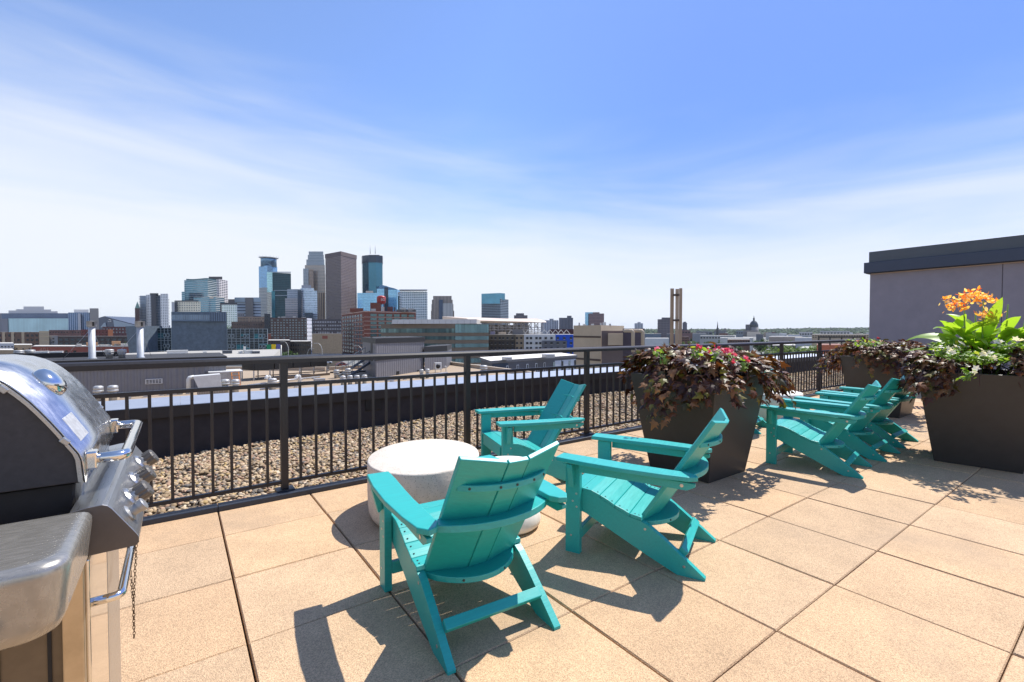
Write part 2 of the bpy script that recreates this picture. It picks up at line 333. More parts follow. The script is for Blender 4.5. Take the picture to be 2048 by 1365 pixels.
# ------------------------------------------------------------------ parapet wall behind the gravel
m_wall = mat('membrane_dark', (.028, .024, .026), .8, noise=.25, nscale=7, bump=.15)
m_cap = mat('cap_metal', (.40, .43, .48), .45, metal=.6, noise=.06, nscale=6)
pw = thing('parapet_wall', 'low dark roof parapet with a pale metal cap running behind the gravel', 'wall', (0, 0, 0))
mb = MB(); mb.box((-3.2, 2.34, -.6), (17.2, 2.78, .42)); mb.build('wall', m_wall, pw)
mb = MB()
for a in range(-3, 17, 3):
    x0, x1 = a*1.0-.2+.001, a+3-.2-.001
    if x1 > 17.2: x1 = 17.2
    mb.extr([(x0, 2.287, .452), (x0, 2.289, .458), (x0, 2.82, .492), (x0, 2.83, .42), (x0, 2.79, .42), (x0, 2.79, .482), (x0, 2.335, .449)], (x1-x0, 0, 0))
mb.build('wall_cap', m_cap, pw)
mb = MB(); mb.box((-3.2, 2.290, .33), (17.2, 2.345, .4485)); mb.build('fascia', mat('fascia_shade', (.03, .026, .026), .5, metal=.2), pw)  # front lip of the cap, its shade put into the near-black colour
for xx, z0, z1, ww in ((1.86, .17, .36, .22), (5.9, .02, .33, .16), (6.25, .02, .33, .16), (7.1, .02, .33, .2)):
    mb = MB(); mb.box((xx, 2.325, z0), (xx+ww, 2.36, z1)); mb.build('wall_box', mat('scupper_black', (.006, .006, .007), .6), pw, bevel=.006)
mb = MB()
for k in range(30): mb.lathe([(.006, 0), (.006, .004)], (-2.6+k*.66, 2.292+0, .36), 6)
# ------------------------------------------------------------------ railing
m_rail = mat('railing_paint', (.030, .027, .027), .42, noise=.1, nscale=40, metal=.15)
rl = thing('railing', 'dark brown metal railing with square pickets along the edge of the paving', 'railing', (0, 0, 0))
mb = MB(); mb.extr([(-2.9, -.034, 1.022), (-2.9, -.034, 1.052), (-2.9, -.022, 1.068), (-2.9, 0, 1.074), (-2.9, .022, 1.068), (-2.9, .034, 1.052), (-2.9, .034, 1.022)], (15.85, 0, 0)); mb.build('top_rail', m_rail, rl)
mb = MB(); mb.box((-2.9, -.018, .838), (12.95, .018, .866)); mb.build('middle_rail', m_rail, rl, bevel=.002)
mb = MB(); mb.box((-2.9, -.016, .078), (12.95, .016, .104)); mb.build('bottom_rail', m_rail, rl, bevel=.002)
mb = MB(); mb.box((-.026, -.026, 0), (.026, .026, 1.03)); post0 = mb.build('post', m_rail, rl, bevel=.003)
mb = MB(); mb.box((-.065, -.065, 0), (.065, .05, .042)); foot = mb.build('foot_plate', m_rail, post0, bevel=.004)
mb = MB(); mb.box((-.0095, -.0095, .10), (.0095, .0095, .84)); pk0 = mb.build('picket', m_rail, rl, bevel=.0015)
posts = [.45+1.65*k for k in range(-2, 8)]; pks = []
for x in posts:
    if x == posts[0]: post0.location = (x, 0, 0)
    else:
        c = post0.copy(); C.objects.link(c); c.location = (x, 0, 0); f2 = foot.copy(); C.objects.link(f2); f2.parent = c
    if x < posts[-1]: pks += [x+1.65*(k+1)/14 for k in range(13)]
pks = sorted(pks, key=lambda x: abs(x-1.5)); rest = MB()
for i, x in enumerate(pks):
    if i == 0: pk0.location = (x, 0, 0)
    elif i < 99: c = pk0.copy(); C.objects.link(c); c.location = (x, 0, 0)
    else: rest.box((x-.0095, -.0095, .10), (x+.0095, .0095, .84))
tag(rest.build('picket', m_rail, rl), kind='stuff')

# ------------------------------------------------------------------ adirondack chairs
m_teal = mat('teal_lumber', (.016, .365, .335), .42, noise=.10, nscale=9, bump=.06, spec=.6, streak=(1, 12, 12))
m_screw = mat('screw_dark', (.05, .06, .055), .5, metal=.6)
m_bolt = mat('bolt_steel', (.5, .5, .48), .3, metal=.9)
def make_chair(label, group, rear_braces=True):
    t = thing('adirondack_chair', label, 'chair', group=group)
    Y = lambda s: .703-s
    # side rails that run down to the rear feet
    prof = [(-.03, .345), (.05, .352), (.10, .345), (.152, .328), (.235, .288), (.32, .255), (.375, .246), (.42, .226), (.50, .170), (.60, .094), (.703, .013), (.703, 0), (.565, 0), (.42, .062), (.24, .145), (.06, .23), (-.03, .25)]
    top = [p for p in prof[:7]]
    for sgn in (-1, 1):
        x0, x1 = (.228, .262) if sgn > 0 else (-.262, -.228)
        mb = MB(); mb.extr([(x0, Y(s), z-.001) for s, z in prof], (x1-x0, 0, 0))
        for s, z in ((.40, .205), (.565, .055)): mb.lathe([(.008, 0), (.007, .002)], (0, 0, 0), 8, 1)
        nb = len(mb.v)
        for k, (s, z) in enumerate(((.40, .205), (.60, .05))):
            for q in range(16):
                i = nb-32+k*16+q; v = mb.v[i]; mb.v[i] = (sgn*(.262+v[2]), Y(s)+v[0], z+v[1])
        mb.build('rear_leg', [m_teal, m_bolt], t, bevel=.003)
        # front legs stand outside the rails
        x0, x1 = (.266, .302) if sgn > 0 else (-.302, -.266)
        mb = MB(); mb.box((x0, Y(.042), 0), (x1, Y(-.044), .522))
        for k, (s, z) in enumerate(((-.0, .30), (.022, .345), (-.01, .10), (.024, .27))):
            mb.lathe([(.007, 0), (.006, .002)], (0, 0, 0), 8, 1)
            for q in range(16):
                i = len(mb.v)-16+q; v = mb.v[i]; mb.v[i] = (sgn*(.302+v[2]), Y(s)+v[0], z+v[1])
        mb.build('front_leg', [m_teal, m_bolt], t, bevel=.003)
        # bracket under the arm
        mb = MB(); mb.extr([(sgn*.3025, Y(-.018), .38), (sgn*.3025, Y(.014), .38), (sgn*.3025, Y(.014), .521), (sgn*.3025, Y(-.018), .521)], (0, 0, 0.0001))
        mb = MB(); pts = [(sgn*.3025, .40), (sgn*.322, .385), (sgn*.352, .50), (sgn*.352, .521), (sgn*.3025, .521)]
        mb.extr([(x, Y(.014), z) for x, z in pts], (0, .032, 0)); mb.build('arm_bracket', m_teal, t, bevel=.002)
        # apron under the arm
        mb = MB(); a = sgn
        mb.extr([(a*.303, Y(.044), .478), (a*.303, Y(.62), .470), (a*.303, Y(.66), .492), (a*.303, Y(.66), .508), (a*.303, Y(.044), .524)], (a*.022, 0, 0))
        mb.lathe([(.010, 0), (.009, .003)], (0, 0, 0), 10, 1)
        for q in range(20):
            i = len(mb.v)-20+q; v = mb.v[i]; mb.v[i] = (sgn*(.325+v[2]), Y(.595)+v[0], .492+v[1])
        mb.build('arm_apron', [m_teal, m_bolt], t, bevel=.002)
        # arm board, slightly bowed, sloping back a touch
        plan_ = [(.352, .790), (.243, .785), (.246, .66), (.256, .50), (.262, .36), (.262, .20), (.262, .085), (.285, .045), (.318, .030), (.352, .075), (.368, .20), (.378, .40), (.372, .60)]
        mb = MB(); mb.extr([(sgn*x, y, .525+.012*(y-.4)) for x, y in plan_], (0, 0, .025)); mb.build('armrest', m_teal, t, bevel=.005, seg=3)
    # seat boards
    cuts = [-.045, .045, .152, .235, .32, .385]
    def tz(s): return np.interp(s, [p[0] for p in top], [p[1] for p in top])
    for k in range(5):
        a, b = cuts[k]+.0012, cuts[k+1]-.0012
        hw = .2645 if k > 0 else .2645
        mb = MB(); mb.extr([(-hw, Y(a), tz(a)), (-hw, Y(b), tz(b)), (-hw, Y(b)+.004, tz(b)+.02), (-hw, Y((a+b)/2), tz((a+b)/2)+.0205), (-hw, Y(a)+.004, tz(a)+.02)], (2*hw, 0, 0)); mb.build('seat_slat', m_teal, t, bevel=.003)
    mb = MB(); mb.box((-.228, Y(-.045), .262), (.228, Y(-.022), .349)); mb.build('seat_apron', m_teal, t, bevel=.003)
    # back boards
    b0 = Vector((0, .352, .215)); b1 = Vector((0, -.030, .812)); d = (b1-b0); L_ = d.length; d.normalize(); n = Vector((0, -d.z, d.y))  # n points backwards
    if n.y > 0: n = -n
    for (xa, xb, oa, ob) in ((-.226, -.049, 0, .052), (-.045, .045, .054, .054), (.049, .226, .052, 0)):
        mb = MB(); th = .022; off = -.012
        p = lambda x, o: b0 + Vector((x, 0, 0)) + n*(o+off)
        mb.extr([p(xa, oa), p(xb, ob), p(xb, ob)+n*th, p(xa, oa)+n*th], d*L_); mb.build('back_board', m_teal, t, bevel=.004, seg=3)
    # curved braces behind the back
    def brace(hw, z, depth, th, name='back_brace', front=.0, hw2=None):
        s_ = (z-b0.z)/d.z; c0 = b0 + d*s_
        q = [];  K = 14
        for i in range(K+1):
            x = -hw+2*hw*i/K; q.append((x, c0.y - (.012 + .055*max(0, 1-abs(x)/.226)) - front if abs(x) < .226 else c0.y+.004+front))
        r_ = []
        for i in range(K+1):
            x = hw-2*hw*i/K; r_.append((x, c0.y-.03-depth*(1-(x/hw)**2)**.8))
        mb = MB(); mb.extr([(x, y, z) for x, y in q+r_], (0, 0, th)); return mb.build(name, m_teal, t, bevel=.003)
    brace(.205, .665, .085, .026); brace(.300, .492, .125, .030, front=-.0); brace(.225, .205, .155, .026)
    for zz, hw, dp_, xs in ((.665, .205, .085, (-.17, -.06, .01, .10, .17)), (.205, .225, .155, (-.10, .10))):
        cy_ = (b0+d*((zz-b0.z)/d.z)).y
        for x in xs:
            yy = cy_-.03-dp_*(1-(x/hw)**2)**.8; mb = MB(); mb.tube([(x, yy+.004, zz+.013), (x, yy-.0022, zz+.013)], .0052, 8); mb.build('screw', m_screw, t)
    mb = MB()
    for k in range(5):
        for s_ in (cuts[k]+.022, cuts[k+1]-.022):
            for x in (-.245, .245): mb.lathe([(.0042, 0), (.0042, .0012)], (x, Y(s_), tz(s_)+.0205+(.0006 if k == 0 else 0)), 8)
    mb.build('screw', m_screw, t)
    mb = MB(); mb.bar((-.227, .112, .112), (.227, .112, .112), .028, .044, up=(0, .8, .6)); mb.build('stretcher', m_teal, t, bevel=.003)
    mb = MB(); mb.bar((-.265, .672, .112), (.265, .672, .112), .026, .06); mb.build('stretcher', m_teal, t, bevel=.003)
    return t
G4 = 'teal chairs set round the concrete tables'; G3 = 'teal chairs standing in a row before the big planter'
ch = make_chair('nearest teal adirondack chair, its slatted back towards us, in front of the big concrete table', G4)
ch.location = (.838, -2.483, 0); ch.rotation_euler[2] = R(-4.2)
CHAIRS = [((2.178, -2.545), 25.0, 'teal adirondack chair seen side on beside the tapered planter with pink flowers', G4),
          ((2.640, -.905), 74.5, 'teal adirondack chair at the railing behind the concrete tables, its front turned towards us', G4),
          ((4.785, -2.486), 9.5, 'teal adirondack chair nearest us in the row of three beyond the planter with pink flowers', G3),
          ((5.592, -2.461), 2.5, 'middle teal adirondack chair of the row of three', G3),
          ((6.390, -2.415), 1.0, 'farthest teal adirondack chair of the row of three, by the distant planter', G3),
          ((5.810, -1.120), 11., 'teal adirondack chair mostly hidden behind the planter with pink flowers, only its rear feet showing', G3)]
for (x, y), rz, lab, gr in CHAIRS: dup(ch, (x, y, 0), R(rz), lab, gr)

# ------------------------------------------------------------------ concrete tables
m_conc = mat('cast_concrete', (.62, .55, .46), .85, noise=.10, nscale=14, bump=.35, detail=9)
def conc_nodes(m):
    t = m.node_tree; b = t.nodes['Principled BSDF']; K = t.links; mx = [n for n in t.nodes if n.type == 'MIX'][0]
    co = t.nodes.new('ShaderNodeTexCoord'); vo = t.nodes.new('ShaderNodeTexVoronoi'); vo.inputs['Scale'].default_value = 130; vo.inputs['Randomness'].default_value = 1; K.new(co.outputs['Object'], vo.inputs[0])
    s = t.nodes.new('ShaderNodeSeparateColor'); K.new(vo.outputs['Color'], s.inputs[0])
    a = t.nodes.new('ShaderNodeMath'); a.operation = 'LESS_THAN'; K.new(s.outputs[0], a.inputs[0]); a.inputs[1].default_value = .30
    c = t.nodes.new('ShaderNodeMath'); c.operation = 'LESS_THAN'; K.new(vo.outputs['Distance'], c.inputs[0]); c.inputs[1].default_value = .34
    d = t.nodes.new('ShaderNodeMath'); d.operation = 'MULTIPLY'; K.new(a.outputs[0], d.inputs[0]); K.new(c.outputs[0], d.inputs[1])
    m2 = t.nodes.new('ShaderNodeMix'); m2.data_type = 'RGBA'; K.new(d.outputs[0], m2.inputs[0]); K.new(mx.outputs[2], m2.inputs[6]); m2.inputs[7].default_value = (.34, .29, .24, 1); K.new(m2.outputs[2], b.inputs['Base Color'])
conc_nodes(m_conc)
mb = MB(); h = .392
mb.lathe([(.30, 0), (.352, .004), (.383, .02), (.397, .055), (.402, .11), (.405, .2), (.405, h-.012), (.402, h-.004), (.395, h), (.2, h+.001), (.001, h+.001)], (0, 0, 0), 72, sx=.955, sy=1.16)
tb = mb.build('concrete_table', m_conc, loc=(1.205, -.935, 0)); tb.rotation_euler = (0, 0, R(-34))
tag(tb, 'large round speckled concrete drum table between railing and nearest chair', 'table', 'concrete tables')
m_white = mat('white_concrete', (.74, .70, .64), .7, noise=.07, nscale=20, bump=.15)
def stool(loc, lab, h=.40):
    mb = MB(); mb.lathe([(.15, 0), (.19, .006), (.212, .025), (.218, .055), (.205, .10), (.172, .15), (.150, .20), (.145, .235), (.155, .28), (.185, .33), (.207, h-.03), (.212, h-.014), (.206, h-.003), (.19, h), (.001, h)], (0, 0, 0), 56)
    return tag(mb.build('side_table', m_white, loc=loc), lab, 'side table', 'concrete tables')
stool((1.53, -1.50, 0), 'small white hourglass shaped side table half hidden by the nearest chair back')
mb = MB(); mb.lathe([(.30, 0), (.352, .004), (.383, .02), (.397, .055), (.405, .2), (.405, .38), (.395, .392), (.001, .393)], (0, 0, 0), 48)
tag(mb.build('concrete_table', m_white, loc=(6.75, -.72, 0)), 'low pale round table glimpsed between the arms of the chairs standing in a row', 'table', 'concrete tables')

# ------------------------------------------------------------------ planters
m_plant = mat('planter_metal', (.046, .042, .040), .42, metal=.1, noise=.08, nscale=12, spec=.4)
m_soil = mat('potting_soil', (.02, .014, .01), .95, noise=.3, nscale=40, bump=.5)
def planter(cx, cy, rz, lab, b=.295, tp=.425, h=.88):
    t = thing('planter', lab, 'planter', (cx, cy, 0), R(rz), 'tapered square planters')
    mb = MB(); n = 0; ring = lambda a, z: [(-a, -a, z), (a, -a, z), (a, a, z), (-a, a, z)]
    rings = [ring(b, 0), ring(tp, h-.0), ring(tp-.035, h), ring(tp-.06, h-.09)]
    for r_ in rings: mb.v += r_
    for k in range(3):
        for i in range(4): mb.f.append((k*4+i, k*4+(i+1) % 4, k*4+4+(i+1) % 4, k*4+4+i)); mb.m.append(0)
    mb.f.append((3, 2, 1, 0)); mb.m.append(0); mb.build('pot', m_plant, t, bevel=.005)
    mb = MB(); mb.box((-tp+.05, -tp+.05, h-.12), (tp-.05, tp-.05, h-.075)); mb.build('soil', m_soil, t); return t
planter(3.644, -1.525, 0, 'tapered dark brown planter with purple vine and pink flowers beside the chair seen side on')
p2c = (6.105, -2.975)
planter(p2c[0], p2c[1], 8.2, 'tapered dark planter at the right edge holding orange canna and white flowers')
planter(8.541, -1.531, 0, 'farthest tapered planter, behind the row of three chairs')

def leaf_template(kind):
    """flat leaf along +y, returns verts and tri faces"""
    if kind == 'vine':     # palmately lobed sweet potato leaf
        o = [(0, 0), (.22, -.06), (.50, .10), (.30, .22), (.58, .46), (.24, .44), (.13, .72), (0, 1.05), (-.13, .72), (-.24, .44), (-.58, .46), (-.30, .22), (-.50, .10), (-.22, -.06)]
    elif kind == 'oval':
        o = [(0, 0), (.17, .18), (.25, .42), (.20, .70), (0, 1.0), (-.20, .70), (-.25, .42), (-.17, .18)]
    elif kind == 'petal5':
        o = [(math.sin(a)*r, math.cos(a)*r) for i in range(10) for a, r in [(i*math.pi/5, 1.0 if i % 2 else .55)]]
    v = [(0, .32 if kind != 'petal5' else 0, .0)]+[(x, y, -.28*abs(x)-.22*y*y if kind != 'petal5' else .22*(x*x+y*y)) for x, y in o]
    f = [(0, i+1, (i+1) % len(o)+1) for i in range(len(o))]
    return np.array(v, float), np.array(f)
def scatter_leaves(name, tmpl, P, tip, nrm, size, mats, parent=None, midx=None, smooth=False):
    V, Fc = tmpl; n = len(P); nv = len(V)
    nrm = nrm/np.linalg.norm(nrm, axis=1)[:, None]; tip = tip-nrm*(tip*nrm).sum(1)[:, None]; tip /= np.linalg.norm(tip, axis=1)[:, None]+1e-9
    side = np.cross(tip, nrm)
    W = P[:, None]+size[:, None, None]*(V[None, :, 0, None]*side[:, None]+V[None, :, 1, None]*tip[:, None]+V[None, :, 2, None]*nrm[:, None])
    fm = None if midx is None else np.repeat(midx, len(Fc))
    return big_mesh(name, W.reshape(-1, 3), (Fc[None]+(np.arange(n)*nv)[:, None, None]).reshape(-1, 3), mats, parent, smooth, fm)
m_vine = mat('purple_vine_leaf', (.04, .014, .010), .47, island=[(0, (.040, .013, .006)), (.22, (.085, .028, .011)), (.44, (.135, .05, .018)), (.60, (.19, .088, .028)), (.74, (.06, .05, .012)), (.84, (.16, .14, .02)), (.92, (.24, .115, .05))], trans=.22, spec=.42)
def vine(cx, cy, rz, lab, n=2100, a=.43, spread=.24, h=.88, dens=None, drop=.28, shoot=1.):
    th = rng.uniform(0, 2*np.pi, n*3); t = np.sqrt(rng.uniform(0, 1, n*3))
    # superellipse radius
    rr = 1/(np.abs(np.cos(th))**4+np.abs(np.sin(th))**4)**.25
    edge = a+spread*(.55+.45*np.sin(th*3+cx)+.25*np.sin(th*7+1.3*cx))
    r = t*edge*rr; x, y = r*np.cos(th), r*np.sin(th)
    keep = np.ones(len(r), bool) if dens is None else dens(x, y)
    x, y, r, th, edge = x[keep][:n], y[keep][:n], r[keep][:n], th[keep][:n], edge[keep][:n]
    n = len(x); m_ = np.maximum(np.abs(x), np.abs(y)); over = np.clip(m_-a-.05, 0, None)
    dome = .15*(1-np.clip(m_/(a+.14), 0, 1)**4)
    z = h + .03 + dome + .035*np.sin(x*13+cx)*np.cos(y*11) + rng.normal(0, .025, n) - over*.55 - rng.uniform(0, 1, n)**1.6*over*3.6*drop
    P = np.stack([x, y, z], -1)
    outw = np.stack([np.cos(th), np.sin(th), np.zeros(n)], -1)
    nr = np.array([0, 0, 1.0])+outw*(.35+over[:, None]*4)+rng.normal(0, .42, (n, 3)); tp = outw*.8+np.array([0, 0, -.45])+rng.normal(0, .5, (n, 3)); sz = rng.uniform(.045, .092, n)
    Ps, Ns, Ts, Ss = [P], [nr], [tp], [sz]
    for k in range(26):      # trailing shoots
        ang = rng.uniform(0, 2*np.pi); rr_ = 1/(abs(np.cos(ang))**4+abs(np.sin(ang))**4)**.25; L = rng.uniform(.08, .30)*shoot; m = int(L/.022)
        q = np.linspace(0, 1, m); rad = (a+.02+.10*np.sin(q*1.6))*rr_; px, py = rad*np.cos(ang+q*.12), rad*np.sin(ang+q*.12)
        if dens is not None and not dens(np.array([px[0]]), np.array([py[0]]))[0]: continue
        pz = h+.02-q*L+rng.normal(0, .008, m); o = np.stack([np.cos(ang)+q*0, np.sin(ang)+q*0, q*0], -1)
        Ps.append(np.stack([px, py, pz], -1)+rng.normal(0, .018, (m, 3))); Ns.append(o+np.array([0, 0, .35])+rng.normal(0, .35, (m, 3))); Ts.append(np.array([0, 0, -1.])+o*.3+rng.normal(0, .5, (m, 3))); Ss.append(rng.uniform(.045, .085, m))
    cat = np.concatenate
    t = thing('sweet_potato_vine', lab, 'plant', (cx, cy, 0), R(rz), 'trailing purple vines in the planters')
    scatter_leaves('foliage', leaf_template('vine'), cat(Ps), cat(Ts), cat(Ns), cat(Ss), m_vine, t)
    mb = MB()
    for k in range(34):
        ang = rng.uniform(0, 6.283); r1 = rng.uniform(.3, .5)
        mb.tube([(0.1*math.cos(ang), .1*math.sin(ang), h-.07), (r1*.6*math.cos(ang), r1*.6*math.sin(ang), h+.07), (r1*math.cos(ang), r1*math.sin(ang), h+.02), ((r1+.06)*math.cos(ang), (r1+.06)*math.sin(ang), h-.10)], .003, 5)
    mb.build('stem', mat('vine_stem', (.05, .018, .022), .5), t); return t
vine(3.644, -1.525, 0, 'dark purple sweet potato vine spilling over the planter beside the chair seen side on', n=2700, spread=.31)
vine(8.541, -1.531, 0, 'dark purple sweet potato vine mounded over the farthest planter', n=2100, spread=.36)
d2 = lambda x, y: ~((np.abs(y+.02) < .19) & (x < .1)) 
vine(p2c[0], p2c[1], 8.2, 'dark purple sweet potato vine hanging from both corners of the planter at the right edge', n=2200, dens=d2, spread=.27, drop=.17, shoot=.6)
# pink flowers and light green leaves among the vine
m_pink = mat('pink_petal', (.62, .035, .13), .5, island=[(0, (.62, .03, .12)), (.5, (.75, .10, .22)), (.8, (.45, .02, .08))], trans=.35)
m_lime = mat('lime_leaf', (.22, .38, .03), .5, island=[(0, (.16, .30, .02)), (.4, (.26, .40, .04)), (.7, (.10, .22, .02)), (.9, (.36, .42, .06))], trans=.4)
def posy(name, lab, cx, cy, z, n_fl, n_lf, sx, sy, m_fl, group, fs=.022, nl=1.0, cat='flowers', stem_z=None, petals=5):
    t = thing(name, lab, cat, (cx, cy, z), 0, group)
    P = []; Nn = []
    for k in range(n_fl):
        c = np.array([rng.uniform(-sx, sx), rng.uniform(-sy, sy), rng.uniform(.0, .05)])
        for j in range(petals): P.append(c+rng.normal(0, fs*.45, 3)); Nn.append(rng.normal(0, .6, 3)+np.array([-.3, -.3, .9]))
    P = np.array(P); Nn = np.array(Nn); m = len(P)
    scatter_leaves('flower', leaf_template('petal5'), P, rng.normal(size=(m, 3)), Nn, rng.uniform(.6, 1.1, m)*fs, m_fl, t)
    m = n_lf; P = np.stack([rng.uniform(-sx*nl, sx*nl, m), rng.uniform(-sy*nl, sy*nl, m), rng.uniform(-.05, .03, m)], -1)
    scatter_leaves('foliage', leaf_template('oval'), P, rng.normal(size=(m, 3)), rng.normal(0, .5, (m, 3))+np.array([0, 0, 1]), rng.uniform(.03, .055, m), m_lime, t)
    mb = MB()
    for k in range(8): mb.tube([(rng.uniform(-.02, .02), rng.uniform(-.02, .02), -.07), (rng.uniform(-sx, sx)*.7, rng.uniform(-sy, sy)*.7, .0)], .003, 5)
    mb.build('stem', mat('green_stem', (.10, .20, .03), .5), t); return t
GP = 'pink begonias among the purple vine'
for (u, v, dd, nf, lab) in ((1392, 690, 3.55, 3, 'pink begonia nearest the chimney side of the pink flowered planter'), (1428, 697, 3.62, 4, 'pink begonia in the middle of the pink flowered planter'), (1465, 702, 3.75, 9, 'largest pink begonia cluster of the pink flowered planter'), (1487, 716, 3.6, 4, 'lowest pink begonia, at the right of the pink flowered planter'), (1325, 700, 3.35, 2, 'faded pink begonia at the left of the pink flowered planter')):
    p = at(u, v+9, dd); posy('begonia', lab, p.x, p.y, p.z, max(1, nf-1), 10, .06, .06, m_pink, GP, fs=.019)
p = at(1735, 684, 6.3); posy('begonia', 'small red begonias on top of the farthest planter', p.x, p.y, p.z, 4, 90, .26, .16, mat('red_petal', (.40, .02, .03), .5, trans=.3), 'red begonias', fs=.018)

# canna lily
m_canna = mat('canna_leaf', (.21, .36, .03), .42, noise=.05, nscale=5, trans=.5, spec=.5)
m_orange = mat('canna_petal', (.85, .22, .03), .5, island=[(0, (.90, .38, .05)), (.3, (.94, .56, .11)), (.55, (.80, .15, .03)), (.65, (.95, .70, .28))], trans=.4)
cn = thing('canna_lily', 'orange flowering canna with broad bright green leaves rising from the planter at the right edge', 'plant', (p2c[0], p2c[1], 0))
def blade(mb, base, direc, length, width, droop, roll=0.):
    d = Vector(direc).normalized(); K = 9; side = d.cross(Vector((0, 0, 1))).normalized(); p = Vector(base); st = length/K; rows = []
    for i in range(K+1):
        t = i/K; wd = width*math.sin(math.pi*min(1, .06+t*.94))**.75*(1-.25*t)
        nrm = side.cross(d).normalized(); s2 = (side*math.cos(roll)+nrm*math.sin(roll))
        rows.append((p-s2*wd/2+nrm*wd*.12, p.copy(), p+s2*wd/2+nrm*wd*.12)); p = p+d*st; d = (d+Vector((0, 0, -droop/K))).normalized()
    n = len(mb.v)
    for r_ in rows: mb.v += [tuple(x) for x in r_]
    for i in range(K):
        for j in range(2): a = n+i*3+j; mb.f.append((a, a+1, a+4, a+3)); mb.m.append(0); mb.sm.add(len(mb.f)-1)
random.seed(21)
stalks = [(-.08, .10, 1.50), (0, -.02, 1.56), (.03, -.18, 1.52), (.10, .05, 1.46), (-.02, -.30, 1.40), (.12, .22, 1.36)]
for (sx_, sy_, top_) in stalks:
    mb = MB(); mb.tube([(sx_*.6, sy_*.6, .80), (sx_*.9, sy_*.9, 1.1), (sx_, sy_, top_)], [.012, .010, .005], 7); mb.build('stem', mat('canna_stem', (.16, .28, .04), .5), cn)
lv = [(-.05, .12, 1.22, (-.25, 1, .38), .44, .13, .9), (-.05, .10, 1.12, (-.1, 1, .15), .46, .11, .5), (-.08, .05, 1.10, (-.5, .9, .45), .40, .13, 1.2), (0, -.05, 1.25, (-.2, -.25, 1), .40, .12, .3), (.03, -.12, 1.22, (-.1, -.8, .7), .48, .14, .9),
      (.0, -.2, 1.2, (0, -1, .45), .50, .14, .8), (.0, -.25, 1.12, (-.3, -1, .5), .5, .15, 1.0), (.02, -.2, 1.12, (.1, -1, .25), .50, .13, .8), (0, .0, 1.05, (-.9, .2, .6), .32, .12, 1.3), (.02, -.1, 1.05, (-1, -.3, .5), .30, .13, 1.4),
      (.1, .2, 1.15, (.3, .8, .6), .36, .12, .9), (.08, 0, 1.2, (.8, .2, .7), .4, .13, .9), (-.03, .05, 1.18, (-.6, .3, .9), .30, .11, .9), (-.06, .16, 1.05, (-.4, .9, .1), .34, .09, .9), (-.02, -.3, 1.02, (-.2, -1, .1), .42, .12, 1.1), (-.05, -.1, 1.0, (-.8, .4, .8), .26, .10, 1.2), (0, -.34, 1.2, (.1, -.9, .6), .40, .12, 1.2), (-.02, .02, 1.02, (-.5, -.6, .9), .28, .11, 1.0)]
for k in range(56):
    a0 = random.choice(stalks); ang = random.uniform(0, 6.283); lv.append((a0[0]*.9+random.uniform(-.04, .04), a0[1]*.9, random.uniform(.98, 1.30), (math.cos(ang)*.8-.15, math.sin(ang), random.uniform(.35, 1.5)), random.uniform(.20, .36), random.uniform(.09, .13), random.uniform(.5, 1.4)))
for (a, b, z, dd, L, wd, dr) in lv:
    mb = MB(); blade(mb, (a, b, z-.04), dd, L, wd, dr, random.uniform(-.5, .5)); mb.build('leaf', m_canna, cn)
for (u, v, r_, k) in ((1918, 610, .085, 90), (1932, 594, .05, 40), (1966, 597, .07, 60), (1972, 629, .07, 45), (1895, 599, .02, 9), (1947, 587, .05, 26), (1903, 614, .03, 10), (1990, 603, .025, 12), (1993, 628, .04, 16)):
    p = at(u, v, 4.45)-Vector((p2c[0], p2c[1], 0)); m = k
    P = np.array(p)[None]+rng.normal(0, r_*.5, (m, 3))*np.array([1, 1, .7]); scatter_leaves('flower', leaf_template('oval'), P, rng.normal(size=(m, 3))+np.array([0, 0, .4]), rng.normal(size=(m, 3)), rng.uniform(.028, .05, m), m_orange, cn)
# petunias and light foliage in front of the canna
m_wpet = mat('white_petal', (.78, .74, .66), .5, island=[(0, (.8, .77, .70)), (.6, (.85, .80, .72)), (.92, (.75, .42, .22))], trans=.3)
GPe = 'white petunias in the planter at the right edge'
pet = [(1890, 702, 4.25, .11, .08, 4, 70, 'white petunias under the canna leaves at the left of their planter'), (1925, 708, 4.1, .10, .10, 5, 80, 'white petunias in the middle of the planter at the right edge'), (1968, 714, 4.0, .10, .10, 6, 80, 'white petunias closest to us in the planter at the right edge'), (2018, 690, 4.1, .06, .08, 3, 50, 'white petunia bloom nearest the right edge of the photo'), (1937, 745, 3.87, .035, .04, 3, 22, 'petunia sprig hanging down the face of the planter'), (1905, 690, 4.5, .12, .12, 1, 120, 'bushy bright green petunia foliage at the foot of the canna')]
for (u, v, dd, sx_, sy_, nf, nl_, lab) in pet:
    p = at(u, v, dd); t = posy('petunia', lab, p.x, p.y, p.z, nf, nl_, sx_, sy_, m_wpet, GPe, fs=.030, nl=1.1, petals=2)

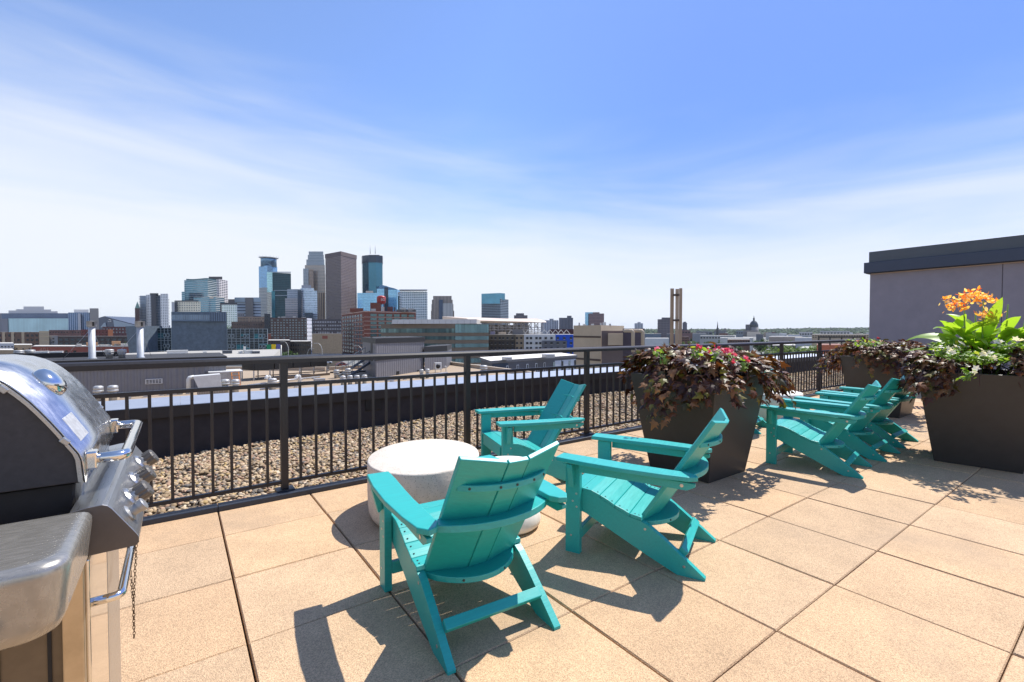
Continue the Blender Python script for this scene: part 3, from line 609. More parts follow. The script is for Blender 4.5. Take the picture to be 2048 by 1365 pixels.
# ------------------------------------------------------------------ rooftop building at the right
m_stucco = mat('grey_panel', (.235, .235, .285), .8, noise=.08, nscale=3, bump=.12)
m_fascia = mat('fascia_blue_grey', (.05, .065, .10), .42, metal=.5, noise=.1, nscale=2)
rb = thing('rooftop_building', 'grey panelled rooftop building with a dark metal fascia at the right edge', 'building', (13, 0, 0))
mb = MB()
for y1, y0 in ((-.033, -2.185), (-2.2, -4.4), (-4.415, -6.6), (-6.615, -9)):
    mb.box((0, y0, -.5), (.25, y1, 2.60))
mb.box((.02, -9, -.5), (3, -.05, 2.598)); mb.build('wall', m_stucco, rb)
mb = MB(); mb.box((-.13, -9, 2.615), (3, .055, 2.86)); mb.box((-.10, -9, 2.6), (3, .03, 2.615)); mb.build('fascia', m_fascia, rb, bevel=.01)
mb = MB(); mb.box((-.06, -9, 2.86), (3, -.02, 3.11)); mb.build('roof_edge', mat('roof_edge_metal', (.075, .09, .11), .4, metal=.5, noise=.1, nscale=2), rb, bevel=.01)
mb = MB(); mb.box((-.03, -9, 2.585), (-.002, -.06, 2.61)); mb.build('trim', mat('trim_light', (.5, .42, .36), .6), rb)
# bistro chair, only its slatted legs show between the planters
oc = thing('slatted_chair', 'orange red metal chair whose legs show beyond the row of three chairs', 'chair', (9.95, -1.62, 0), R(20))
m_or = mat('orange_metal', (.65, .075, .03), .4)
for (x, y) in ((-.2, -.2), (.2, -.2), (-.2, .2), (.2, .2)):
    mb = MB(); mb.tube([(x*1.1, y*1.1, 0), (x*.9, y*.9, .45)], .011, 8); mb.build('leg', m_or, oc)
mb = MB()
for k in range(7): mb.box((-.2, -.2+k*.06, .445), (.2, -.155+k*.06, .46))
mb.build('seat', m_or, oc)
mb = MB()
for k in range(7): mb.bar((-.19+k*.0635, .19, .30 if k in (0, 6) else .46), (-.19+k*.0635, .27, .84), .03, .01)
mb.bar((-.21, .272, .84), (.21, .272, .84), .02, .03); mb.build('backrest', m_or, oc)

# ------------------------------------------------------------------ the gas grill
m_steel = mat('brushed_steel', (.46, .455, .44), .30, metal=.92, noise=.10, nscale=14, bump=.05, streak=(40, 1, 40))
m_lid = mat('lid_steel', (.55, .55, .55), .24, metal=.92, noise=.16, nscale=26, bump=.02, detail=9)
m_chrome = mat('chrome', (.74, .71, .66), .10, metal=1.0, noise=.04, nscale=20)
m_cast = mat('cast_end_grey', (.055, .05, .05), .62, noise=.15, nscale=60, metal=.2)
m_shelf = mat('shelf_grey', (.34, .32, .28), .26, metal=.6, noise=.18, nscale=10, bump=.03, streak=(3, 14, 3), detail=9)
m_knob = mat('knob_grey', (.13, .12, .11), .35, metal=.4); m_dk = mat('soot_black', (.012, .011, .011), .7, noise=.4, nscale=12)
gr = thing('gas_grill', 'stainless steel gas grill with domed lid and side shelf at the left edge', 'grill', (-.62, -2.3, 0))
O = Vector((-.62, -2.3, 0))
def gp(pts): return [Vector(p)-O for p in pts]
NY, FY = -2.55, -1.98
arc = [(-.393, .928), (-.397, .980), (-.402, .996), (-.412, 1.013), (-.430, 1.046), (-.445, 1.071), (-.461, 1.096), (-.476, 1.118), (-.492, 1.138), (-.508, 1.156), (-.525, 1.171), (-.545, 1.184), (-.57, 1.194), (-.61, 1.20), (-.75, 1.20), (-.80, 1.18), (-.85, 1.12), (-.87, .93)]
def shell(mb, prof, y0, y1, t, m=0):
    n = len(mb.v); k = len(prof)
    for y in (y0, y1):
        for x, z in prof: mb.v.append((x-O.x, y-O.y, z))
    for i in range(k-1): mb.f.append((n+i, n+i+1, n+k+i+1, n+k+i)); mb.m.append(m); mb.sm.add(len(mb.f)-1)
mb = MB(); shell(mb, arc, NY+.004, FY-.004, 0); lid = mb.build('lid', m_lid, gr)
md = lid.modifiers.new('solid', 'SOLIDIFY'); md.thickness = .004; md.offset = -1
for y, nm in ((NY, 1), (FY, -1)):
    c = (-.62, 1.05)
    mb = MB(); mb.extr(gp([(c[0]+(x-c[0])*.985, y+nm*.002, c[1]+(z-c[1])*.975) for x, z in arc]), (0, nm*.012, 0)); mb.build('lid_end', m_cast, lid, bevel=.002).parent = lid
    rim = [(x, z) for x, z in arc]; inn = [(c[0]+(x-c[0])*.965, c[1]+(z-c[1])*.945) for x, z in arc]
    mb = MB(); n = len(arc)
    for i in range(n-1):
        mb.extr(gp([(arc[i][0], y, arc[i][1]), (arc[i+1][0], y, arc[i+1][1]), (inn[i+1][0], y, inn[i+1][1]), (inn[i][0], y, inn[i][1])]), (0, -nm*.006, 0))
    mb.build('lid_rim', m_steel, lid)
    for q in ((-.520, 1.158), (-.4275, 1.035)):
        mb = MB(); mb.bar(Vector((q[0], y-.004, q[1]))-O, Vector((q[0]+.012, y-.004, q[1]-.013))-O, .010, .012); mb.build('clip', m_steel, lid, bevel=.002)
# thermometer cup and maker plate on the lid
ax = Vector((.80, 0, .60)); cc = Vector((-.489, -2.30, 1.138))-O; e1 = Vector((0, 1, 0)); e2 = ax.cross(e1)
mb = MB(); K = 28
for (r_, hgt_) in ((.044, -.004), (.046, .004), (.044, .012), (.038, .021), (.026, .027), (.012, .0295), (.001, .030)):
    for k in range(K):
        a = 2*math.pi*k/K; mb.v.append(tuple(cc+e1*math.cos(a)*r_+e2*math.sin(a)*r_*.9+ax*hgt_))
for i in range(6):
    for k in range(K): a = i*K+k; b = i*K+(k+1) % K; mb.f.append((a, b, b+K, a+K)); mb.m.append(0); mb.sm.add(len(mb.f)-1)
mb.build('thermometer', m_chrome, lid)
ps = [Vector(p)-O for p in ((-.441, -2.47, 1.0655), (-.441, -2.36, 1.0655), (-.409, -2.36, 1.0085), (-.409, -2.47, 1.0085))]
mb = MB(); nn = Vector((.87, 0, .49)); mb.extr([p+nn*.001 for p in ps], nn*.004); mb.build('badge', mat('badge_white', (.6, .6, .6), .4, metal=.5, noise=.2, nscale=80), lid, bevel=.001)
# handle
mb = MB(); hy0, hy1 = -2.505, -2.03; hz_ = .972
def bend(pts, r=.022, n=5):
    o_ = [Vector(pts[0])]
    for i in range(1, len(pts)-1):
        p = Vector(pts[i]); a = (Vector(pts[i-1])-p).normalized(); b = (Vector(pts[i+1])-p).normalized()
        for k in range(n+1):
            t = k/n; o_.append((p+a*r)*(1-t)**2+p*2*t*(1-t)+(p+b*r)*t*t)
    return o_+[Vector(pts[-1])]
mb.tube(bend(gp([(-.392, hy0, hz_), (-.322, hy0, hz_), (-.322, hy1, hz_), (-.392, hy1, hz_)]), .026, 6), .0125, 16); mb.build('handle', m_chrome, lid)
for y in (hy0, hy1):
    mb = MB(); mb.box(Vector((-.394, y-.018, hz_-.022))-O, Vector((-.372, y+.018, hz_+.020))-O); mb.build('handle_bracket', m_chrome, lid, bevel=.004)
# firebox below the lid
mb = MB(); mb.extr(gp([(-.88, NY+.02, .70), (-.42, NY+.02, .70), (-.41, NY+.02, .926), (-.87, NY+.02, .926)]), (0, FY-NY-.04, 0)); mb.build('firebox', m_dk, gr, bevel=.004)
mb = MB(); mb.box(Vector((-.418, NY+.03, .86))-O, Vector((-.398, FY-.03, .925))-O); mb.build('heat_shield', m_steel, gr, bevel=.002)
# control panel
pan = [(-.405, .893), (-.375, .898), (-.352, .899), (-.343, .895), (-.336, .887), (-.296, .824), (-.2915, .815), (-.291, .803), (-.296, .797), (-.405, .795)]
PY0, PY1 = -2.65, -1.95
mb = MB(); mb.extr(gp([(x, PY0+.003, z) for x, z in pan]), (0, PY1-PY0-.006, 0), smooth=False); cp_ = mb.build('control_panel', m_steel, gr, bevel=.003)
mb = MB(); mb.extr(gp([(x, PY0, z) for x, z in pan]), (0, .0028, 0)); mb.build('panel_end', mat('panel_end_grey', (.115, .10, .088), .5, metal=.3, noise=.06, nscale=50), cp_)
kn = Vector((.845, 0, .535)).normalized(); kt = Vector((0, 1, 0)); kb = kn.cross(kt)
def disc(mb, c, prof, K=24, m=0, flute=0.):
    n0 = len(mb.v)
    for r_, h_ in prof:
        for k in range(K):
            a = 2*math.pi*k/K; rr_ = r_*(1-(flute if k % 3 == 0 else 0)); mb.v.append(tuple(c+kt*math.cos(a)*rr_+kb*math.sin(a)*rr_+kn*h_))
    for i in range(len(prof)-1):
        for k in range(K): a = n0+i*K+k; b = n0+i*K+(k+1) % K; mb.f.append((a, b, b+K, a+K)); mb.m.append(m)
    mb.f.append(tuple(range(n0+(len(prof)-1)*K, n0+len(prof)*K))); mb.m.append(m)
for y in (-2.11, -2.315, -2.48):
    c = Vector((-.316, y, .8555))-O
    mb = MB(); disc(mb, c, [(.031, 0), (.031, .004), (.027, .008), (.023, .010), (.0225, .020)], 28); b_ = mb.build('bezel', m_steel, cp_)
    mb = MB(); disc(mb, c, [(.0225, .016), (.0235, .019), (.0235, .040), (.020, .044), (.001, .045)], 30, flute=.07); mb.build('knob', m_knob, cp_)
c = Vector((-.313, -2.585, .851))-O
mb = MB(); disc(mb, c, [(.020, 0), (.020, .004), (.015, .007), (.0125, .008), (.0125, .022), (.015, .023), (.015, .034), (.012, .036), (.001, .036)], 24); mb.build('igniter_button', mat('button_grey', (.36, .36, .35), .35, metal=.6), cp_)
# side shelf, a moulded slab with rounded corners
xs0, xs1, ys0, ys1 = -.95, -.366, -2.935, -2.655
ring = []
for (cx_, cy_, a0) in ((xs1-.035, ys1-.012, 0), (xs0+.01, ys1-.012, 90), (xs0+.01, ys0+.045, 180), (xs1-.045, ys0+.045, 270)):
    rr_ = .035 if a0 == 0 else (.045 if a0 == 270 else .01); rx = rr_; ry = .012 if a0 in (0, 90) else .045
    for k in range(7): a = R(a0+k*15); ring.append((cx_+rx*math.cos(a), cy_+ry*math.sin(a)))
mb = MB(); levels = [(.0, .875, 0), (.0, .886, 0), (-.004, .894, 0), (-.010, .898, 0), (-.018, .8995, 0), (-.028, .899, 0)]; cxm, cym = (xs0+xs1)/2, (ys0+ys1)/2; KR = len(ring)
def rg(inset, z, taper=0):
    for x, y in ring:
        fx = (x-cxm); fy = (y-cym); sx_ = 1+inset/abs(xs1-cxm); sy_ = 1+inset/abs(ys1-cym); mb.v.append((cxm+fx*sx_-O.x-(taper if x > cxm else 0), cym+fy*sy_-O.y, z))
rg(-.012, .775, .012); rg(-.006, .78, .010); rg(-.002, .80, .006)
for i_, z_, q in levels: rg(i_, z_)
for i in range(len(levels)+2):
    for k in range(KR): a = i*KR+k; b = i*KR+(k+1) % KR; mb.f.append((a, b, b+KR, a+KR)); mb.m.append(0); mb.sm.add(len(mb.f)-1)
mb.f.append(tuple(range((len(levels)+2)*KR, (len(levels)+3)*KR))); mb.m.append(0); mb.f.append(tuple(range(KR-1, -1, -1))); mb.m.append(0)
sh = mb.build('side_shelf', m_shelf, gr)
mb = MB(); mb.tube([Vector(p)-O for p in ((-.47, -2.96, .795), (-.455, -2.975, .79), (-.70, -2.975, .79), (-.72, -2.95, .795))], .011, 10); mb.build('towel_bar', m_steel, sh)
# cabinet
mb = MB(); mb.box(Vector((-.88, -2.62, .06))-O, Vector((-.40, -2.02, .79))-O); mb.build('cabinet', mat('cabinet_grey', (.15, .115, .075), .45, metal=.4, noise=.12, nscale=30), gr, bevel=.003)
for x in (-.445, -.52):
    mb = MB(); mb.box(Vector((x, -2.624, .06))-O, Vector((x+.006, -2.6195, .79))-O); mb.build('side_groove', m_dk, gr)
for y0, y1 in ((-2.615, -2.325), (-2.315, -2.025)):
    mb = MB(); mb.box(Vector((-.399, y0, .08))-O, Vector((-.378, y1, .775))-O); mb.build('door', m_chrome if y0 < -2.4 else m_steel, gr, bevel=.003)
mb = MB(); mb.box(Vector((-.42, -2.64, .06))-O, Vector((-.385, -2.622, .79))-O); mb.build('corner_post', mat('steel_paving_reflection', (.50, .40, .27), .35, metal=.8, noise=.2, nscale=9), gr, bevel=.003)  # reflection of the paving put into the post's golden colour
mb = MB(); mb.tube(bend(gp([(-.378, -2.56, .655), (-.33, -2.56, .655), (-.33, -2.20, .655), (-.378, -2.20, .655)]), .02, 5), .010, 12); mb.build('door_handle', m_chrome, gr)
for (x, y) in ((-.44, -2.58), (-.84, -2.58), (-.44, -2.06), (-.84, -2.06)):
    mb = MB(); mb.lathe([(.012, 0), (.03, .004), (.032, .03), (.03, .056), (.012, .062)], Vector((x, y, 0))-O, 16); mb.build('caster', m_dk, gr)
# loose chain looped over the door handle
m_chain = mat('rusty_chain', (.11, .065, .035), .55, metal=.7, noise=.3, nscale=60)
def chain(x, y, ztop, zbot, lab):
    t = thing('chain', lab, 'chain', (x, y, zbot), 0, 'chains hanging from the grill'); mb = MB(); lk = .0085; zc = ztop; i = 0; V0 = Vector((0, 0, 0))
    for side in (-1, 1):
        zc = ztop; i = 0
        while zc > zbot:
            f_ = (zc-zbot)/(ztop-zbot); px = side*.009*max(0, f_-.35)/.65 + random.uniform(-.0007, .0007)
            pts = []
            for k in range(11):
                a = 2*math.pi*k/10; q = (math.cos(a)*.0026, math.sin(a)*.0062)
                pts.append((px+(q[0] if i % 2 else q[0]*.3), (q[0]*.3 if i % 2 else q[0]), zc-zbot+q[1]))
            mb.tube(pts, .0008, 5, cap=False); zc -= lk*1.05; i += 1
    mb.build('chain_links', m_chain, t); return t
chain(-.327, -2.28, .67, .400, 'thin rusty chain hanging in front of the grill over the paving')

# ================================================================== THE LOWER ROOFS NEXT DOOR
GZ = -22.0; RZ = -2.5
m_rgrav = mat('roof_gravel', (.34, .26, .18), .95, noise=.45, nscale=26, detail=10)
m_tanpar = mat('tan_parapet', (.46, .38, .29), .8, noise=.1, nscale=1)
def prism(mb, pts, z0, z1, m=0, mtop=None, vsc=1.0):
    """walls with UV in metres, plus a roof"""
    P = [Vector((p[0], p[1], 0)) for p in pts]; ar = sum(P[i].x*P[(i+1) % len(P)].y-P[(i+1) % len(P)].x*P[i].y for i in range(len(P)))
    if ar < 0: P.reverse()
    for i in range(len(P)):
        a, b = P[i], P[(i+1) % len(P)]; L = (b-a).length
        mb.face([(a.x, a.y, z0), (b.x, b.y, z0), (b.x, b.y, z1), (a.x, a.y, z1)], m, [(0, z0-z1), (L, z0-z1), (L, 0), (0, 0)])
    mb.face([(p.x, p.y, z1) for p in P], m if mtop is None else mtop, [(p.x, p.y) for p in P])
    mb.face([(p.x, p.y, z0) for p in reversed(P)], m if mtop is None else mtop, [(p.x, p.y) for p in P])
    return mb
def quad(L, Cn, Rr): return [L, Cn, Rr, L+Rr-Cn]
def slab(u0, u1, d, dep, d1=None):
    a, b = plan(u0, d), plan(u1, d1 or d); c_ = Vector((CAM.x, CAM.y, 0)); k_ = 1+dep/((a+b)/2-c_).length; return [a, b, c_+(b-c_)*k_, c_+(a-c_)*k_] if dep < 14 else [a, b, b+((a+b)/2-c_).normalized()*dep, a+((a+b)/2-c_).normalized()*dep]
e1_, e2_ = onz(893, 729, RZ), onz(1110, 758, RZ); e3_ = e2_+(e2_-e1_)*.8
poly = [Vector((-30, 2.9, 0)), Vector((-30, 36, 0)), onz(430, 741, RZ), onz(655, 741.5, RZ), e1_, e2_, e3_, Vector((e3_.x, 2.9, 0))]
mb = MB(); prism(mb, poly, GZ, RZ, 1, 0); tag(mb.build('lower_roof', [m_rgrav, m_tanpar]), kind='structure')
t = thing('roof_kerb', 'low tan kerb along the far edge of the gravelled lower roof', 'kerb wall')
for k, (a, b) in enumerate(((poly[2], poly[3]), (poly[3], poly[4]), (poly[4], poly[6]))):
    mb = MB(); a2, b2 = Vector((a.x, a.y, RZ+.17)), Vector((b.x, b.y, RZ+.17)); d_ = (b2-a2).normalized(); mb.bar(a2+d_*.16, b2-d_*.16, .3, .34); mb.build('wall_segment', m_tanpar, t)

def ribbed(name, col, pitch=.15):
    m = mat(name, col, .45, metal=.25, noise=.06, nscale=1.5); t = m.node_tree; b = t.nodes['Principled BSDF']
    uv = t.nodes.new('ShaderNodeUVMap'); s = t.nodes.new('ShaderNodeSeparateXYZ'); t.links.new(uv.outputs[0], s.inputs[0])
    def M(op, a, c=None):
        n = t.nodes.new('ShaderNodeMath'); n.operation = op
        for i, x in enumerate((a, c)):
            if x is None: continue
            if isinstance(x, (int, float)): n.inputs[i].default_value = x
            else: t.links.new(x, n.inputs[i])
        return n.outputs[0]
    f = M('PINGPONG', M('DIVIDE', s.outputs[0], pitch), .5); hgt_ = M('MULTIPLY', M('MINIMUM', M('MAXIMUM', M('SUBTRACT', f, .15), 0.0), .2), 5.0)
    bp = t.nodes.new('ShaderNodeBump'); bp.inputs['Strength'].default_value = 1; bp.inputs['Distance'].default_value = .035; t.links.new(hgt_, bp.inputs['Height']); t.links.new(bp.outputs[0], b.inputs['Normal'])
    return m
m_rib = ribbed('ribbed_siding', (.175, .175, .195), .30); m_black = mat('black_fascia', (.014, .014, .017), .45, metal=.2, noise=.1, nscale=2); m_roofblk = mat('black_membrane', (.03, .03, .032), .8, noise=.2, nscale=3)
# long penthouse at the left
y1 = onz(227, 789, RZ).y; xr = onz(452, 773, RZ).x; xr = CAM.x+(ray(452, 730).x/ray(452, 730).y)*(y1-CAM.y)
ztop = CAM.z+ray(452, 713).z/ray(452, 713).y*(y1-CAM.y)
ph = thing('penthouse', 'long low roof structure with grey ribbed siding seen through the railing at the left', 'roof structure', (0, 0, 0))
mb = MB(); prism(mb, [(-14, y1), (xr, y1), (xr, y1+6.4), (-14, y1+6.4)], RZ, ztop-.30, 0); mb.build('wall', m_rib, ph)
mb = MB(); prism(mb, [(-14, y1-.06), (xr+.06, y1-.06), (xr+.06, y1+6.5), (-14, y1+6.5)], ztop-.298, ztop, 0, 1); mb.build('roof', [m_black, m_roofblk], ph)
mb = MB(); mb.box((-14, y1-.08, ztop-.62), (xr+.05, y1-.002, ztop-.56)); mb.build('trim', m_black, ph)
mb = MB(); mb.box((-14, y1+4.4, ztop+.003), (xr-5.5, y1+4.7, ztop+.30)); mb.build('roof_curb', m_black, ph)
mb = MB(); p = at(308, 763, 10); k_ = (y1-CAM.y)/(p.y-CAM.y); px = CAM.x+(p.x-CAM.x)*k_; pz = CAM.z+(p.z-CAM.z)*k_
m_wmet = mat('white_metal', (.55, .55, .55), .5, noise=.08, nscale=5); m_galv = mat('galvanised', (.42, .42, .43), .42, metal=.6, noise=.2, nscale=8)
mb.box((px-.42, y1-.09, pz-.15), (px+.42, y1-.005, pz+.15)); lv_ = mb.build('louver', m_wmet, ph)
mb = MB()
for k in range(3):
    for j in range(5): mb.box((px-.37+j*.152, y1-.094, pz-.11+k*.08), (px-.37+j*.152+.12, y1-.0895, pz-.11+k*.08+.05))
mb.build('slat', m_black, lv_)
# penthouse in the middle
q1, q2, q3 = onz(752, 757, RZ), plan(848, 43.3), plan(725, 43)
zt = hgt(677, 36.5)
ph2 = thing('penthouse', 'tall dark grey ribbed penthouse with a black top band left of the outdoor condenser', 'roof structure')
qq = quad(q3, q1, q2); mb = MB(); prism(mb, qq, RZ, zt-.42, 0); mb.build('wall', m_rib, ph2)
def grow(P, e):
    c = sum((Vector((p[0], p[1], 0)) for p in P), Vector())/len(P); return [c+(Vector((p[0], p[1], 0))-c)*(1+e/(Vector((p[0], p[1], 0))-c).length) for p in P]
mb = MB(); prism(mb, grow(qq, .12), zt-.418, zt, 0, 1); mb.build('roof', [m_black, m_roofblk], ph2)
d_ = (q2-q1).normalized()
def onwall(A, B, s, z, off=.03):
    d = Vector((B.x-A.x, B.y-A.y, 0)); n = Vector((d.y, -d.x, 0)).normalized()
    if n.dot(Vector((CAM.x-A.x, CAM.y-A.y, 0))) < 0: n = -n
    p = Vector((A.x, A.y, 0))+d*s+n*off; return Vector((p.x, p.y, z)), d.normalized(), n
def wallbox(name, A, B, s, z, w, h, th, m, parent, bevel=0):
    p, d, n = onwall(A, B, s, z, 0); mb = MB(); e = Vector((0, 0, 1)); c = [p-d*w/2-e*h/2, p+d*w/2-e*h/2, p+d*w/2+e*h/2, p-d*w/2+e*h/2]
    mb.extr([x+n*.004 for x in c], n*th); return mb.build(name, m, parent, bevel=bevel)
wallbox('vent_opening', q1, q2, .41, hgt(749, 39), .42, .45, .02, mat('hole_black', (.004, .004, .004), .8), ph2)
wallbox('door', q3, q1, .72, RZ+1.25+1.0, .8, 2.0, .03, m_black, ph2)
wallbox('trim', q1, q2, .5, hgt(718, 38.5), (q2-q1).length*.99, .08, .05, m_black, ph2)
g1, g2 = plan(849, 43.0), plan(893, 46.5)
zt2 = hgt(693, 44.5); ph3 = thing('penthouse', 'lower dark grey annex with a black top band behind the outdoor condenser', 'roof structure')
sq = [g1, g2, g2+Vector((3, 4.5, 0)), g1+Vector((3, 4.5, 0))]; mb = MB(); prism(mb, sq, RZ, zt2-.52, 0); mb.build('wall', m_rib, ph3)
mb = MB(); prism(mb, grow(sq, .1), zt2-.518, zt2, 0, 1); mb.build('roof', [m_black, m_roofblk], ph3)
# outside staircase against the middle penthouse
st = thing('metal_staircase', 'grey steel stair with railings climbing to the penthouse door', 'staircase')
m_grey = mat('stair_steel', (.16, .18, .21), .5, metal=.4)
s0, s1 = onz(682, 757, RZ), plan(740, 40); s1.z = RZ+1.3; s0.z = RZ
n_ = Vector(((s1-s0).y, -(s1-s0).x, 0)).normalized()
for off in (-.5, .5):
    mb = MB(); mb.bar(s0+n_*off, s1+n_*off, .05, .2); mb.build('stringer', m_grey, st)
    mb = MB(); mb.bar(s0+n_*off+Vector((0, 0, 1)), s1+n_*off+Vector((0, 0, 1)), .04, .04); mb.bar(s0+n_*off+Vector((0, 0, .55)), s1+n_*off+Vector((0, 0, .55)), .03, .03)
    for k in range(6): p = s0.lerp(s1, k/5)+n_*off; mb.bar(p, p+Vector((0, 0, 1)), .035, .035)
    mb.build('handrail', m_grey, st)
for k in range(7): p = s0.lerp(s1, (k+.5)/7); mb = MB(); mb.bar(p-n_*.48, p+n_*.48, .26, .03); mb.build('tread', m_grey, st)
mb = MB(); pl = plan(747, 40); pl.z = RZ+1.3; mb.bar(s1, pl+Vector((.3, .3, 0)), 1.0, .06); mb.build('landing', m_grey, st)
for (a, b) in ((s1, s1-Vector((0, 0, 1.3))), (pl, pl-Vector((0, 0, 1.3))), (s1, pl-Vector((0, 0, 1.3)))): mb = MB(); mb.bar(a, b, .07, .07); mb.build('post', m_grey, st)

# roof vents: capped galvanised cans
m_vent = mat('vent_galvanised', (.44, .44, .43), .5, metal=.45, noise=.2, nscale=6)
def vent(u, v0, v1, wpx, lab, z=RZ, grp='capped roof vents'):
    b = onz(u, v1, z); d = (b-CAM).dot(FW); H = (v1-v0)*d/F; r_ = wpx*d/F/2; k = H
    t = thing('roof_vent', lab, 'roof vent', b, 0, grp)
    mb = MB(); mb.lathe([(r_*.72, 0), (r_*.72, k*.42), (r_*.9, k*.46), (r_*.9, k*.52), (r_*.62, k*.55), (r_*.62, k*.60)], (0, 0, 0), 20); mb.build('base', m_vent, t)
    mb = MB(); mb.lathe([(r_*.7, k*.60), (r_, k*.64), (r_*1.0, k*.74), (r_*.85, k*.76), (r_*.95, k*.78), (r_*.95, k*.95), (r_*.6, k), (.01, k*1.01)], (0, 0, 0), 20); mb.build('cap', m_vent, t)
for (u, v0, v1, wp, lab) in ((197, 772, 806, 17, 'left capped roof vent of the pair in front of the ribbed siding'), (226, 771, 804, 18, 'right capped roof vent of the pair in front of the ribbed siding'),
    (451, 759, 787, 16, 'capped roof vent standing just left of the orange ladder'), (471, 759, 788, 16, 'capped roof vent standing just right of the white duct box pair'),
    (545, 757, 781, 17, 'capped roof vent just left of a railing post, beside a white elbow pipe'), (673, 740, 757, 12, 'capped roof vent right of the black chiller'), (696, 737, 757, 12, 'taller capped roof vent at the foot of the steel stair'),
    (686, 752, 772, 11, 'first from the left of four small capped vents below the stair'), (700, 751, 770, 11, 'second from the left of four small capped vents below the stair'), (714, 751, 769, 11, 'third from the left of four small capped vents below the stair'), (729, 750, 768, 11, 'last on the right of four small capped vents below the stair'),
    (843, 739, 757, 9, 'left vent of the pair in front of the penthouse annex'), (855, 738, 757, 9, 'right vent of the pair in front of the penthouse annex'), (967, 731, 752, 16, 'wide capped vent beside the dark building with tall white framed windows')):
    vent(u, v0, v1, wp, lab)
zr = ztop
for (u, v0, v1, wp, lab) in ((38, 701, 716, 16, 'white capped vent on the black roof just above the grill lid, left one'), (60, 700, 715, 17, 'white capped vent on the black roof just above the grill lid, right one'), (219, 699, 717, 15, 'left white vent of the pair between the two tall white flues'), (244, 699, 717, 15, 'right white vent of the pair between the two tall white flues')):
    vent(u, v0, v1, wp, lab, zr)
m_flue = mat('white_flue', (.46, .48, .50), .5, noise=.14, nscale=2, metal=.2)
for (u, v1, lab) in ((184.5, 718, 'left tall white flue pipe with a boxy cap, standing on the black roof'), (281, 716, 'right tall white flue pipe with a boxy cap, before the blue grey building')):
    b = onz(u, v1, zr); d = (b-CAM).dot(FW); k = d/F; t = thing('flue_pipe', lab, 'flue', b, 0, 'tall white flues')
    H = (v1-654)*k; mb = MB(); mb.lathe([(7.5*k, 0), (7.5*k, .03), (5.6*k, .10), (5.5*k, H)], (0, 0, 0), 20); mb.build('pipe', m_flue, t)
    mb = MB(); mb.lathe([(6*k, H-.02), (7*k, H), (8*k, H+.03), (8*k, H+.20*(11*k)/.2), (8.4*k, H+11*k), (.01, H+11.5*k)], (0, 0, 0), 24); cp2 = mb.build('cap', m_flue, t)
    mb = MB(); mb.box((2*k, -8.3*k, H+1.5*k), (5*k, -7.2*k, H+9*k)); mb.build('slot', m_black, cp2)
    mb = MB(); mb.tube([(0, 0, H*.95), (-1.3, .1, 0.02)], .012, 5); mb.tube([(0, 0, H*.95), (.5, 1.1, 0.02)], .012, 5); mb.build('guy_wire', m_galv, t)

# ducts, chiller, condensers and small roof gear
m_dwht = mat('duct_white', (.60, .60, .58), .5, noise=.1, nscale=3)
b = onz(418, 793, RZ); ux = Vector((1, 0, 0)); t = thing('air_handler', 'white sloped duct hood on a louvred tan box behind the railing', 'roof unit', b)
k = (b-CAM).dot(FW)/F
mb = MB(); mb.box((-19*k, 0, .1), (27*k, .8, 15*k)); mb.build('louver_box', mat('tan_louver', (.24, .20, .16), .6), t, bevel=.01)
mb = MB()
for i in range(16): mb.box((-18*k+i*2.8*k, -.02, .16), (-18*k+i*2.8*k+1.3*k, -.004, 14*k))
mb.build('slat', mat('tan_slat', (.40, .34, .27), .6), t)
mb = MB(); mb.extr([(-26*k, .1, 41*k), (20*k, .1, 43*k), (22*k, .1, 16*k), (-17*k, .1, 16*k)], (0, .7, 0)); mb.build('hood', m_dwht, t, bevel=.01)
mb = MB(); mb.tube([(-33*k, .4, 10*k), (-33*k, .4, 34*k), (-31*k, .4, 38*k), (-24*k, .4, 39*k)], 4*k, 14); mb.build('elbow_pipe', m_dwht, t)
# chiller on legs
a = onz(509, 762, RZ); b = onz(655, 750, RZ); t = thing('chiller', 'long black rooftop chiller raised on steel legs behind the railing post', 'roof unit')
d_ = (b-a).normalized(); n_ = Vector((-d_.y, d_.x, 0)); kk = (a-CAM).dot(FW)/F; z0 = hgt(742, (a-CAM).dot(FW)); z1 = hgt(717, (a-CAM).dot(FW))
for i in range(4):
    A_, B_ = a.lerp(b, i/4+.004), a.lerp(b, (i+1)/4-.004); mb = MB(); mb.extr([Vector((p.x, p.y, z0)) for p in (A_, B_, B_+n_*2.2, A_+n_*2.2)], (0, 0, z1-z0)); mb.build('coil_panel', mat('coil_black', (.012, .012, .012), .6, noise=.3, nscale=12), t, bevel=.02)
for i in range(6):
    for w_ in (.1, 2.1): p = a.lerp(b, i/5)+n_*w_; mb = MB(); mb.bar(Vector((p.x, p.y, RZ)), Vector((p.x, p.y, z0)), .08, .08, up=(1, 0, 0)); mb.build('leg', m_galv, t)
mb = MB(); mb.bar(a-n_*.2+Vector((0, 0, .35)), b-n_*.2+Vector((0, 0, .35)), .07, .07); mb.bar(a-n_*.5+Vector((1, 0, .1)), b-n_*.3+Vector((0, 0, .1)), .16, .16); mb.build('pipe', mat('pipe_rust', (.10, .07, .05), .7), t)
mb = MB(); mb.box((0, 0, 0), (.01, .01, .01))
for (u, v, lab) in ((539, 770, 'white gooseneck vent pipe left of the first railing post'), (599, 769, 'white gooseneck vent pipe in front of the black chiller')):
    b = onz(u, v, RZ); k = (b-CAM).dot(FW)/F; t = thing('gooseneck_vent', lab, 'vent pipe', b, R(30), 'white gooseneck vents')
    mb = MB(); mb.tube(bend([(0, 0, 0), (0, 0, 17*k), (-7*k, 0, 17*k), (-8*k, 0, 12*k)], 4*k, 5), 3.4*k, 12); mb.build('pipe', m_dwht, t)
